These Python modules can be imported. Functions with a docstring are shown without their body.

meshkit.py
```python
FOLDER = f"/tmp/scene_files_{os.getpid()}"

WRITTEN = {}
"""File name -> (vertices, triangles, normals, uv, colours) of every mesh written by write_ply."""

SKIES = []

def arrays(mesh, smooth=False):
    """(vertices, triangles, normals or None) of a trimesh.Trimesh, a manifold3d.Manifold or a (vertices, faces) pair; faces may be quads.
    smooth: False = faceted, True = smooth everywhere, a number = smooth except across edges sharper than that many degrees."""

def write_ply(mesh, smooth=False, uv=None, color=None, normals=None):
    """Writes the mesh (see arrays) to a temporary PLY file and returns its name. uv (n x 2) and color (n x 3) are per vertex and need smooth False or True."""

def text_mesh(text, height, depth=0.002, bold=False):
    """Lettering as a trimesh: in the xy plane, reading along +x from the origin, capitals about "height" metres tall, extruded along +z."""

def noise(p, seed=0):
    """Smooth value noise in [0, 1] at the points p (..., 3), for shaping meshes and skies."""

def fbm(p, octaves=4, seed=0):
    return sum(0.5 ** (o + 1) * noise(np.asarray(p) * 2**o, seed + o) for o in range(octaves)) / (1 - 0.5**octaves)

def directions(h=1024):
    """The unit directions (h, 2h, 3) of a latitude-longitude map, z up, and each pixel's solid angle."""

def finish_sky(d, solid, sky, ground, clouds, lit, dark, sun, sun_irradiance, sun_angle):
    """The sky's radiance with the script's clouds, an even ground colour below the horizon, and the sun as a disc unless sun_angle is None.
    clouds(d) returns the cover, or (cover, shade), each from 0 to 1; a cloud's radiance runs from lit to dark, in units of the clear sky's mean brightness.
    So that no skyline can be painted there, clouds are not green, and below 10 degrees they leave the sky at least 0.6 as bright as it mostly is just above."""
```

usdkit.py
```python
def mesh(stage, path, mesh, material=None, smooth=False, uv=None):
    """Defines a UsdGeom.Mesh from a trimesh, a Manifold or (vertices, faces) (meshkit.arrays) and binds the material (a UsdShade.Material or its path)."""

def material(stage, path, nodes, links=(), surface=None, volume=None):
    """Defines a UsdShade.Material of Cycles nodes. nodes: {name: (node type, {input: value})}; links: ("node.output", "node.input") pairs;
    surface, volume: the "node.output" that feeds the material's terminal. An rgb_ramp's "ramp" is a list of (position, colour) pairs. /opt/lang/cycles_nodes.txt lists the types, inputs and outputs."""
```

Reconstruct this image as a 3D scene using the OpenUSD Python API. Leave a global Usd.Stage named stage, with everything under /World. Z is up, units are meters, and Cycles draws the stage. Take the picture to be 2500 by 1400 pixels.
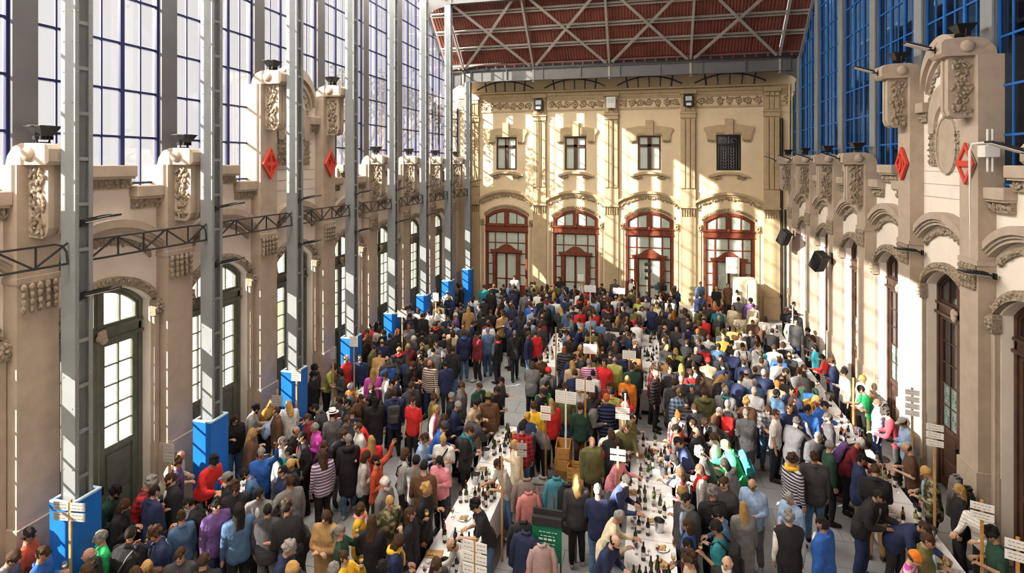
import math, random
import numpy as np
import trimesh, usdkit, meshkit
from pxr import Usd, UsdGeom, UsdLux, UsdShade, Gf, Sdf, Vt
from shapely.geometry import Polygon, box as sbox, Point, LineString
from shapely.ops import unary_union
from shapely import affinity

stage = Usd.Stage.CreateInMemory()
UsdGeom.SetStageUpAxis(stage, 'Z')
UsdGeom.SetStageMetersPerUnit(stage, 1.0)
UsdGeom.Xform.Define(stage, '/World')
UsdGeom.Scope.Define(stage, '/World/Looks')

SKY, SUN, EXPOSURE = 0.8, 22.0, -0.25
# ---------------------------------------------------------------- camera, sky, sun, exposure
YAW = math.atan(338 / 1350)
cam = UsdGeom.Camera.Define(stage, '/World/camera')
cam.CreateHorizontalApertureAttr(36.0)
cam.CreateVerticalApertureAttr(36.0 * 1400 / 2500)
cam.CreateFocalLengthAttr(36.0 * 1350 / 2500)
cam.CreateVerticalApertureOffsetAttr(-300 / 2500 * 36.0)
cam.CreateClippingRangeAttr(Gf.Vec2f(0.05, 2000))
cam.CreateExposureAttr(EXPOSURE)
cx = UsdGeom.Xformable(cam)
cx.AddTranslateOp().Set(Gf.Vec3d(0, 0, 7.6))
cx.AddRotateZOp().Set(math.degrees(YAW))
cx.AddRotateXOp().Set(90.0)

dome = UsdLux.DomeLight.Define(stage, '/World/sky')
dome.CreateColorAttr(Gf.Vec3f(0.97, 0.97, 0.985))
dome.CreateIntensityAttr(SKY)
sun = UsdLux.DistantLight.Define(stage, '/World/sun')
sun.CreateColorAttr(Gf.Vec3f(1.0, 0.90, 0.76))
sun.CreateIntensityAttr(SUN)
sun.CreateAngleAttr(0.55); sun.CreateNormalizeAttr(True)
SD = np.array([1, .75, -.63]); SD = SD / np.linalg.norm(SD)
# a distant light shines along its local -z
_z = -SD; _x = np.cross([0, 0, 1.0], _z); _x /= np.linalg.norm(_x); _y = np.cross(_z, _x)
UsdGeom.Xformable(sun).AddTransformOp().Set(Gf.Matrix4d(*_x, 0, *_y, 0, *_z, 0, 0, 0, 0, 1))

# ---------------------------------------------------------------- helpers
def ico(sub=1):
    m = trimesh.creation.icosphere(subdivisions=sub)
    return np.array(m.vertices), np.array(m.faces)
ICO0, ICO1, ICO2 = ico(0), ico(1), ico(2)
BOXV = np.array([[x, y, z] for x in (0, 1) for y in (0, 1) for z in (0, 1)], float)
BOXF = np.array([[0, 1, 3], [0, 3, 2], [4, 6, 7], [4, 7, 5], [0, 4, 5], [0, 5, 1], [2, 3, 7], [2, 7, 6], [0, 2, 6], [0, 6, 4], [1, 5, 7], [1, 7, 3]])

def rotm(ax, ay, az):
    return trimesh.transformations.euler_matrix(ax, ay, az)[:3, :3]

class MB:
    """Collects shapes that become ONE mesh."""
    def __init__(s, fr=None):
        s.v, s.f, s.n, s.fr = [], [], 0, fr
    def add(s, v, f):
        v = np.asarray(v, float); f = np.asarray(f, int)
        s.v.append(v); s.f.append(f + s.n); s.n += len(v); return s
    def box(s, x0, x1, y0, y1, z0, z1, bev=0.0):
        if bev > 0:
            b = min(bev, (x1 - x0) / 3, (y1 - y0) / 3, (z1 - z0) / 3)
            c = np.array([[x0, y0, z0], [x1, y1, z1]])
            pts = []
            for i in (0, 1):
                for j in (0, 1):
                    for k in (0, 1):
                        p = np.array([c[i, 0], c[j, 1], c[k, 2]]); sg = np.array([1 - 2 * i, 1 - 2 * j, 1 - 2 * k]) * b
                        for a in range(3):
                            q = p + sg; q[a] = p[a]; pts.append(q)
            h = trimesh.convex.convex_hull(np.array(pts)); return s.add(h.vertices, h.faces)
        return s.add(BOXV * [x1 - x0, y1 - y0, z1 - z0] + [x0, y0, z0], BOXF)
    def extr(s, poly, d0, d1):
        """polygon in (first axis, z), extruded along the second axis"""
        for g in getattr(poly, 'geoms', [poly]):
            if g.is_empty or g.geom_type != 'Polygon' or g.area < 1e-6: continue
            m = trimesh.creation.extrude_polygon(g, d1 - d0, engine='earcut')
            v = np.array(m.vertices); s.add(np.c_[v[:, 0], v[:, 2] + d0, v[:, 1]], np.array(m.faces)[:, ::-1])
        return s
    def flat(s, poly, z0, z1):
        """polygon in (x, y), extruded upward"""
        for g in getattr(poly, 'geoms', [poly]):
            if g.is_empty: continue
            m = trimesh.creation.extrude_polygon(g, z1 - z0, engine='earcut')
            s.add(np.array(m.vertices) + [0, 0, z0], np.array(m.faces))
        return s
    def ell(s, c, r, R=None, k=ICO1):
        v = k[0] * r
        if R is not None: v = v @ R.T
        return s.add(v + c, k[1])
    def bar(s, p, q, w, h=None, up=(0, 0, 1)):
        """a rectangular bar from p to q"""
        p, q = np.asarray(p, float), np.asarray(q, float); h = h or w
        t = q - p; L = np.linalg.norm(t); t = t / L
        up = np.asarray(up, float)
        if abs(t @ up) > .99: up = np.array([1.0, 0, 0])
        a = np.cross(t, up); a /= np.linalg.norm(a); b = np.cross(a, t)
        v = BOXV - [0, .5, .5]
        return s.add(p + v[:, :1] * L * t + v[:, 1:2] * w * a + v[:, 2:] * h * b, BOXF)
    def tube(s, pts, r, n=8, caps=True):
        p = np.asarray(pts, float); m = len(p)
        t = np.gradient(p, axis=0); t /= np.linalg.norm(t, axis=1, keepdims=True) + 1e-12
        ref = np.array([0, 0, 1.0]) if abs(t[:, 2]).mean() < .8 else np.array([1.0, 0, 0])
        a = np.cross(t, ref); a /= np.linalg.norm(a, axis=1, keepdims=True) + 1e-12; b = np.cross(t, a)
        g = np.arange(n) * 2 * np.pi / n; r = np.broadcast_to(np.asarray(r, float), (m,))
        v = p[:, None] + r[:, None, None] * (np.cos(g)[None, :, None] * a[:, None] + np.sin(g)[None, :, None] * b[:, None])
        i, j = np.meshgrid(np.arange(m - 1), np.arange(n), indexing='ij')
        q = np.stack([i * n + j, i * n + (j + 1) % n, (i + 1) * n + (j + 1) % n, (i + 1) * n + j], -1).reshape(-1, 4)
        f = np.vstack([q[:, [0, 1, 2]], q[:, [0, 2, 3]]]); v = v.reshape(-1, 3)
        if caps:
            v = np.vstack([v, p[0], p[-1]])
            f = np.vstack([f, [[(k + 1) % n, k, m * n] for k in range(n)], [[(m - 1) * n + k, (m - 1) * n + (k + 1) % n, m * n + 1] for k in range(n)]])
        return s.add(v, f)
    def lathe(s, prof, c=(0, 0, 0), n=14):
        """profile of (radius, height) turned about z"""
        p = np.array(prof, float); g = np.arange(n) * 2 * np.pi / n; m = len(p)
        v = np.stack([p[:, :1] * np.cos(g), p[:, :1] * np.sin(g), np.repeat(p[:, 1:], n, 1)], -1).reshape(-1, 3) + c
        i, j = np.meshgrid(np.arange(m - 1), np.arange(n), indexing='ij')
        q = np.stack([i * n + j, i * n + (j + 1) % n, (i + 1) * n + (j + 1) % n, (i + 1) * n + j], -1).reshape(-1, 4)
        return s.add(v, np.vstack([q[:, [0, 1, 2]], q[:, [0, 2, 3]]]))
    def arrays(s):
        v, f = np.vstack(s.v), np.vstack(s.f)
        if s.fr is not None:
            v, flip = s.fr(v)
            if flip: f = f[:, ::-1]
        return v, f

XL, XR, YE = -10.0, 6.15, 29.2            # hall faces of the piers, face of the far wall
def FL(v): return np.c_[XL - v[:, 1], v[:, 0], v[:, 2]], False
def FR(v): return np.c_[XR + v[:, 1], v[:, 0], v[:, 2]], True
def FE(v): return np.c_[v[:, 0], YE + v[:, 1], v[:, 2]], False

_names = {}
def upath(parent, name):
    base = (str(parent.GetPath()) if parent is not None else '/World') + '/' + name
    k = _names.get(base, 0); _names[base] = k + 1
    return base if k == 0 else f'{base}_{k:03d}'
def tag(p, label=None, cat=None, group=None, kind=None):
    for k, v in (('label', label), ('category', cat), ('group', group), ('kind', kind)):
        if v: p.SetCustomDataByKey(k, v)
    return p
def obj(name, mb, mat, parent=None, label=None, cat=None, group=None, kind=None, smooth=False, col=None):
    v, f = mb.arrays() if isinstance(mb, MB) else mb
    m = usdkit.mesh(stage, upath(parent, name), (v, f), M[mat] if isinstance(mat, str) else mat, smooth=smooth)
    if col is not None:
        UsdGeom.PrimvarsAPI(m).CreatePrimvar('tint', Sdf.ValueTypeNames.Color3fArray, 'vertex').Set(Vt.Vec3fArray.FromNumpy(np.broadcast_to(np.asarray(col, np.float32), (len(m.GetPointsAttr().Get()), 3)).copy()))
    return tag(m.GetPrim(), label, cat, group, kind)
def thing(name, label, cat, loc=None, rz=0, group=None, kind=None):
    x = UsdGeom.Xform.Define(stage, upath(None, name))
    if loc is not None: x.AddTranslateOp().Set(Gf.Vec3d(*map(float, loc)))
    if rz: x.AddRotateZOp().Set(float(rz))
    return tag(x.GetPrim(), label, cat, group, kind)
def copy_of(proto, label, loc, rz=0, group=None, cat=None):
    was = proto.GetCustomData(); name = proto.GetName().rstrip('0123456789').rstrip('_')
    r = thing(name, label or was['label'], cat or was['category'], loc, rz, group or was.get('group'))
    r.GetReferences().AddInternalReference(proto.GetPath()); r.SetInstanceable(True)
    return r

# ---------------------------------------------------------------- materials
M = {}
def mat(name, col, rough=.6, var=.10, scale=6., bump=0., spec=.4, metal=0., col2=None, bscale=None, extra=None):
    c = np.array(col, float); d = np.array(col2 if col2 is not None else c * (1 - var * 2), float)
    nodes = {'tc': ('geometry', {}), 'n': ('noise_texture', {'scale': scale, 'detail': 5.0, 'roughness': .6}),
             'r': ('rgb_ramp', {'ramp': [(.3, d), (.62, c)]}),
             'p': ('principled_bsdf', {'roughness': rough, 'specular_ior_level': spec, 'metallic': metal, **(extra or {})})}
    links = [('tc.position', 'n.vector'), ('n.fac', 'r.fac'), ('r.color', 'p.base_color')]
    if bump:
        nodes['n2'] = ('noise_texture', {'scale': bscale or scale * 6, 'detail': 4.0}); nodes['b'] = ('bump', {'strength': bump, 'distance': .02})
        links += [('tc.position', 'n2.vector'), ('n2.fac', 'b.height'), ('b.normal', 'p.normal')]
    M[name] = usdkit.material(stage, '/World/Looks/' + name, nodes, links, surface='p.BSDF')
def pane_mat(name, tint, dust=.08, dcol=(.8, .8, .82), refl=.55):
    M[name] = usdkit.material(stage, '/World/Looks/' + name, {
        't': ('transparent_bsdf', {'color': tint}), 'g': ('glossy_bsdf', {'roughness': .05, 'color': (.9, .95, 1)}), 'lw': ('layer_weight', {'blend': .22}), 'fr': ('math', {'math_type': 'multiply_add', 'value2': refl, 'value3': .03}),
        'd': ('translucent_bsdf', {'color': dcol}), 'm': ('mix_closure', {}), 'm2': ('mix_closure', {'fac': dust})},
        [('lw.facing', 'fr.value1'), ('fr.value', 'm.fac'), ('t.BSDF', 'm.closure1'), ('g.BSDF', 'm.closure2'), ('m.closure', 'm2.closure1'), ('d.BSDF', 'm2.closure2')], surface='m2.closure')

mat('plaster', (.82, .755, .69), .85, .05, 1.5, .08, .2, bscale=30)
mat('plaster_sun_tint', (.74, .61, .41), .85, .05, 1.2, .08, .2, bscale=30)  # far wall plaster with the warmth of the sun put into its colour
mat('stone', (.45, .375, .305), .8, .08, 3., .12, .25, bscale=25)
mat('stone_sun_tint', (.50, .39, .24), .8, .08, 3., .12, .25, bscale=25)  # far wall stone, sun warmth mixed into the colour
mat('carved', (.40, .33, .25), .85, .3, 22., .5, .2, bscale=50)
mat('carved_sun_tint', (.42, .33, .20), .85, .3, 22., .5, .2, bscale=50)  # far wall carving, sun-warm cast painted in
mat('steel', (.235, .26, .275), .45, .06, 2.5, .03, .5)
mat('steel_in_shade', (.10, .105, .11), .45, .06, 2.5, .03, .5)  # beam steel, its shade put in as a darker grey
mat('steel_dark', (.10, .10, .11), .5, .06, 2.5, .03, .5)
mat('iron', (.035, .035, .04), .5, .1, 5)
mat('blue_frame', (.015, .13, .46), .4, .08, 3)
mat('backlit_blue_frame', (.012, .018, .09), .4, .08, 3)  # left bars: the same blue with backlit shade put into the colour
mat('wood_green', (.125, .14, .105), .5, .15, 4, .05)
mat('wood_brown', (.075, .035, .022), .5, .2, 5, .06)
mat('wood_red', (.20, .050, .026), .42, .2, 5, .06)
mat('slab_stone', (.30, .315, .33), .5, .08, 2.2, .06, .45)
mat('slab_stone_dark', (.26, .275, .29), .5, .08, 2.2, .06, .45)
mat('joint', (.12, .12, .12), .9)
mat('corrugated', (.20, .062, .046), .6, .15, 1.5, .05)
mat('purlin', (.33, .305, .28), .5, .1, 3)
mat('black_metal', (.012, .012, .014), .4, .05, 5)
mat('white_metal', (.72, .72, .70), .4, .03, 5)
mat('lens_glass', (.55, .58, .6), .15, .03, 5)
mat('gold_pipe', (.62, .47, .26), .45, .06, 3)
mat('emblem_red', (.62, .06, .04), .5, .06, 5)
mat('blue_wrap', (.008, .15, .60), .45, .06, 2)
mat('blue_edge', (.42, .58, .72), .5, .03, 4)
mat('milky_glass', (.50, .58, .51), .18, .08, 1.2, 0, .6)
mat('dark_glass', (.018, .017, .016), .12, .1, 1.2, 0, .6)
mat('teal_glass', (.17, .27, .26), .2, .1, 2, 0, .6)
mat('teal_relief', (.36, .46, .44), .3, .1, 2)
mat('brick_dark', (.040, .042, .05), .9, .2, 2)
mat('paving_out', (.45, .42, .38), .9, .1, .5)
mat('bark', (.06, .045, .03), .9, .2, 5)
mat('leaf', (.06, .07, .03), .7, .2, 5)
mat('garden_wall', (.62, .55, .33), .9, .1, .8)
pane_mat('pane', (.55, .55, .555), .02)
M['fill_roof_sheet'] = usdkit.material(stage, '/World/Looks/fill_roof_sheet', {'t': ('translucent_bsdf', {'color': (.88, .87, .85)}), 'd': ('diffuse_bsdf', {'color': (.7, .7, .68)}), 'm': ('mix_closure', {'fac': .15})}, [('t.BSDF', 'm.closure1'), ('d.BSDF', 'm.closure2')], surface='m.closure')  # sheet added above the frame to scatter sun as fill light
pane_mat('pane_blue', (.30, .40, .50), .01, (.1, .15, .2), .12)

R = random.Random(7)
def carve(mb, pts, size, d, rnd=R, flat=.45, jit=.5):
    """a run of carved leaves along (a, z) points, standing proud of plane d"""
    for k, (a, z) in enumerate(pts):
        for q in range(2):
            ang = rnd.uniform(0, 6.28); s = size * rnd.uniform(.6, 1.05)
            Rm = rotm(0, ang, 0) @ rotm(rnd.uniform(-.4, .4), 0, rnd.uniform(-.4, .4))
            mb.ell((a + rnd.uniform(-jit, jit) * size, d - rnd.uniform(0, .25) * size, z + rnd.uniform(-jit, jit) * size), (s, s * flat, s * .5), Rm)
    return mb

def arc_pts(a0, a1, zs, rise, n):
    """segmental arc from (a0, zs) to (a1, zs)"""
    c = (a0 + a1) / 2; w = (a1 - a0) / 2; r = (w * w + rise * rise) / (2 * rise); th = math.asin(w / r)
    return [(c + r * math.sin(t), zs + rise - r + r * math.cos(t)) for t in np.linspace(-th, th, n)]
def arc_band(a0, a1, zs, rise, t, n=18):
    """polygon of a band of thickness t above the arc"""
    o = arc_pts(a0, a1, zs, rise, n)
    return Polygon(o + [(a, z + t) for a, z in o[::-1]])
def opening(a0, a1, z0, zs, rise, n=18):
    return Polygon([(a0, z0)] + arc_pts(a0, a1, zs, rise, n) + [(a1, z0)])

# ================================================================ FLOOR
fl = thing('floor', 'grey stone slab floor of the hall', 'floor', kind='structure')
obj('bedding', MB().box(XL - .7, XR + .7, -4.5, YE + .3, -.25, -.012), 'joint', fl)
_st = MB(); cnt = 0
rows = [(j, -4.4 + .8 * j) for j in range(42)]
rr = random.Random(3)
for j, y in sorted(rows, key=lambda q: abs(q[1] - 15)):
    for k in range(15):
        x = XL - .62 + 1.2 * k + (.6 if j % 2 else 0) - .6
        x0, x1 = max(x, XL - .62), min(x + 1.19, XR + .62)
        if x1 - x0 < .1: continue
        z = rr.uniform(-.002, .002)
        if cnt < 295 and y > 7.5 and x1 > -9 + 0 * y and x0 < 6.2:
            obj('slab', MB().box(x0, x1, y, y + .79, -.012, z), 'slab_stone' if rr.random() < .6 else 'slab_stone_dark', fl); cnt += 1
        else:
            _st.box(x0, x1, y, y + .79, -.012, z)
obj('outer_slabs', _st, 'slab_stone', fl, kind='stuff')

# ================================================================ SIDE WALLS
Y0, BAY, PW = 7.1, 2.9, .33
PY = [Y0 + BAY * i for i in range(-4, 9)]
def py(i): return Y0 + BAY * i
ZTOP = 15.25
def slant(y):                     # underside of the roof at y (the hip at the far end)
    return min(ZTOP, 12.3 + (27.45 - y) * (15.1 - 12.3) / 2.9)

def wall_poly(i0, i1, low, sill_ends):
    """outline (y, z) of the parapet wall with its stepped top and its door openings"""
    polys = []
    for i in range(i0, i1):
        a = py(i)
        polys.append(sbox(a, 0, a + BAY, 6.98))
        if i == 2:
            polys += [sbox(a, 6.9, a + BAY, 8.95), sbox(a + .3, 8.9, a + BAY - .3, 9.35),
                      Polygon([(a + .55, 8.9)] + arc_pts(a + .55, a + BAY - .55, 9.35, .85, 20) + [(a + BAY - .55, 8.9)])]
        else:
            polys += [sbox(a + .93, 6.9, a + 1.97, 7.45)]
    w = unary_union(polys + [sbox(py(i1) - .01, 0, YE + .1, 7.3)] if i1 == 7 else polys)
    for i in range(max(i0, low), i1):
        a = py(i); w = w.difference(opening(a + .54, a + 2.42, -.1, 4.72, .44))
    return w

def build_wall(side):
    FRM = FL if side == 'left' else FR
    lo = 0                       # first bay whose details the picture shows
    lab = {'left': 'shaded left wall with stepped parapet and carved consoles', 'right': 'warm lit right wall with stepped parapet and carved consoles'}[side]
    W = thing('wall_' + side, lab, 'wall', kind='structure')
    obj('wall_body', MB(FRM).extr(wall_poly(-4, 7, -1 if side == 'left' else 0, None), .30, .78), 'plaster', W)
    pl = MB(FRM)                                          # dado along the foot of the wall
    for i in range(lo - 1, 7):
        a = py(i); pl.box(a, a + .54, .26, .30, 0, 1.62); pl.box(a + 2.42, a + 2.9, .26, .30, 0, 1.62)
    pl.box(py(7), YE, .26, .30, 0, 1.62)
    obj('dado', pl, 'stone', W)
    for i in range(-4, 8):
        a = py(i); tall = i in (2, 3); top = 9.72 if tall else 7.58
        mb = MB(FRM).box(a - PW, a + PW, 0, .62, 0, top).box(a - PW - .03, a + PW + .03, -.04, .3, 0, 1.62)
        mb.box(a - PW - .02, a + PW + .02, -.03, .3, 5.62, 5.72)
        pr = obj('pier', mb, 'stone', W)
        if i < lo: continue
        # fringe capital
        cp = MB(FRM)
        for k in range(5):
            u = a - .25 + k * .125
            for q in range(4): cp.ell((u, -.03, 5.55 - .12 * q), (.045 - .004 * q, .05, .075))
        obj('capital', cp, 'carved', pr)
        # console: strap front with two flutes, rounded foot, garlands on both flanks
        z1, z0 = top, top - 1.22
        cs = MB(FRM)
        pro = Polygon([(0, z1), (-.42, z1), (-.42, z0 + .18), (-.38, z0 + .06), (-.28, z0), (0, z0 + .02)])
        for (u0, u1, dd) in ((-.15, -.06, 0), (-.06, .06, .03), (.06, .15, 0)):
            v0 = trimesh.creation.extrude_polygon(affinity.translate(pro, dd, 0), u1 - u0, engine='earcut'); vv = np.array(v0.vertices)
            cs.add(np.c_[vv[:, 2] + a + u0, vv[:, 0], vv[:, 1]], v0.faces)
        obj('console', cs, 'stone', pr)
        ga = MB(FRM)
        for sg in (-1, 1):
            for k in range(11):
                zz = z1 - .1 - k * .1; wv = .085 + .035 * math.sin(k * 1.5)
                for q in range(4):
                    Rm = rotm(R.uniform(-.7, .7), R.uniform(-.8, .8), R.uniform(-.9, .9))
                    ga.ell((a + sg * R.uniform(.155, .185), -.2 + (q - 1.5) * wv * .75 + R.uniform(-.02, .02), zz + R.uniform(-.04, .04)), (.026, .032 + .012 * (q % 2), .075), Rm)
        obj('garland', ga, 'carved', pr)
        # cap slab with rounded nose, sloping back and a knob on each flank
        sl = MB(FRM)
        prof = Polygon([(-.52, z1), (-.58, z1 + .06), (-.58, z1 + .26), (-.53, z1 + .33), (-.3, z1 + .36), (.02, z1 + .36), (.2, z1 + .3), (.32, z1 + .15), (.36, z1)])
        for (u0, u1, sc) in ((-.26, -.04, 1), (-.04, .04, .955), (.04, .26, 1)):
            v0 = trimesh.creation.extrude_polygon(affinity.scale(prof, sc, sc, origin=(0, z1)), u1 - u0, engine='earcut'); vv = np.array(v0.vertices)
            sl.add(np.c_[vv[:, 2] + a + u0, vv[:, 0], vv[:, 1]], v0.faces)
        for sg in (-1, 1): sl.ell((a + sg * .26, -.14, z1 + .18), (.08, .125, .125), k=ICO2)
        obj('cap_slab', sl, 'stone', pr, smooth=35)
    for i in range(-1 if side == 'left' else 0, 7):
        a = py(i)
        if i == 2:                                        # raised bay with oval, arch and small side blocks
            c = a + BAY / 2
            obj('gable_arch', MB(FRM).extr(arc_band(a + .5, a + BAY - .5, 9.35, .85, .28), .14, .8).extr(arc_band(a + .62, a + BAY - .62, 9.25, .75, .12), .2, .3), 'stone', W)
            obj('gable_garland', carve(MB(FRM), arc_pts(a + .72, a + BAY - .72, 9.12, .7, 22), .075, .27), 'carved', W)
            o = Polygon([(c + .74 * math.cos(t), 8.7 + .72 * math.sin(t)) for t in np.linspace(0, math.pi, 24)] + [(c - .74, 8.3), (c - .5, 8.3)] + [(c + .48 * math.cos(t), 8.42 + .52 * math.sin(t)) for t in np.linspace(math.pi, 0, 20)] + [(c + .5, 8.3), (c + .74, 8.3)])
            obj('arched_moulding', MB(FRM).extr(o, .22, .3), 'stone', W)
            ov = [(c + .42 * math.cos(t), 8.02 + .62 * math.sin(t)) for t in np.linspace(0, 2 * math.pi, 40)[:-1]]
            obj('oval_medallion', MB(FRM).extr(Polygon(ov), .255, .3).extr(Polygon(ov).buffer(.035).difference(Polygon(ov).buffer(-.02)), .235, .3), 'stone', W)
            for sg in (-1, 1):
                x0, x1 = sorted((c + sg * .42, c + sg * .74))
                obj('leaf_panel', carve(MB(FRM).box(x0 - .1, x1, .25, .3, 7.55, 8.45), [(x0 + .05 + .13 * k, 7.65 + .14 * q) for k in range(3) for q in range(6)], .055, .25), 'carved', W)
                x0, x1 = sorted((c + sg * (BAY / 2 - PW), c + sg * (BAY / 2 - PW - .36)))
                obj('block', MB(FRM).box(x0, x1, .1, .5, 8.82, 9.06, .015), 'stone', W)
                obj('block_frieze', carve(MB(FRM).box(x0 + .02, x1 - .02, .2, .4, 8.6, 8.82), [(x0 + .06 + .08 * k, 8.7) for k in range(4)], .06, .2), 'carved', W)
            # thin courses of ashlar below the medallion
            for zz in (7.42, 7.12, 6.82): obj('string_course', MB(FRM).box(a + PW, a + BAY - PW, .292, .31, zz, zz + .012), 'stone', W)
        else:
            for (u0, u1, zt) in ((PW, .97, 7.15), (.97, 1.93, 7.57), (1.93, BAY - PW, 7.15)):
                obj('block', MB(FRM).box(a + u0, a + u1, .07, .8, zt - .23, zt, .015).box(a + u0 + .02, a + u1 - .02, .11, .5, zt - .27, zt - .23), 'stone', W)
                obj('block_frieze', carve(MB(FRM).box(a + u0 + .03, a + u1 - .03, .2, .5, zt - .47, zt - .27), [(a + u0 + .08 + .1 * k, zt - .37) for k in range(int((u1 - u0 - .1) / .1) + 1)], .075, .2), 'carved', W)
        # hood arch with garland under the parapet
        hd = MB(FRM)
        hd.extr(arc_band(a + PW, a + BAY - PW, 5.93, .42, .16), .06, .3).extr(arc_band(a + PW, a + BAY - PW, 5.87, .42, .06), .11, .3).extr(arc_band(a + PW, a + BAY - PW, 5.80, .42, .07), .15, .3)
        obj('hood_arch', hd, 'stone', W)
        obj('hood_garland', carve(MB(FRM).extr(arc_band(a + .5, a + BAY - .5, 5.63, .38, .14), .25, .3), [(p, z + .07) for p, z in arc_pts(a + .52, a + BAY - .52, 5.63, .38, 20)], .085, .25), 'carved', W)
        # archivolt over the door
        obj('archivolt', carve(MB(FRM).extr(arc_band(a + .48, a + 2.48, 4.72, .46, .19), .18, .3), [(p, z + .1) for p, z in arc_pts(a + .52, a + 2.44, 4.74, .46, 24)], .065, .18), 'carved', W)
        for u in (.44, 2.50):                              # jamb shafts with rosettes
            obj('jamb_shaft', MB(FRM).box(a + u - .06, a + u + .06, .2, .3, 0, 4.4, .01).box(a + u - .09, a + u + .09, .14, .3, 0, .5), 'stone', W)
            rs = MB(FRM).box(a + u - .1, a + u + .1, .14, .3, 4.38, 4.72)
            for k in range(8): rs.ell((a + u + .065 * math.cos(k * .785), .13, 4.55 + .095 * math.sin(k * .785)), (.036, .04, .05))
            rs.ell((a + u, .11, 4.55), (.04, .05, .04)); obj('rosette', rs, 'carved', W)
    return W
wl = build_wall('left'); wr = build_wall('right')
for FRM, W_ in ((FL, wl), (FR, wr)):
    obj('sun_stop_wall', MB(FRM).box(-4.5, 2.75, .3, .6, 6.9, 15.3), 'plaster', W_)  # added unseen solid wall, ended where the sun has to stop
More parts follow.
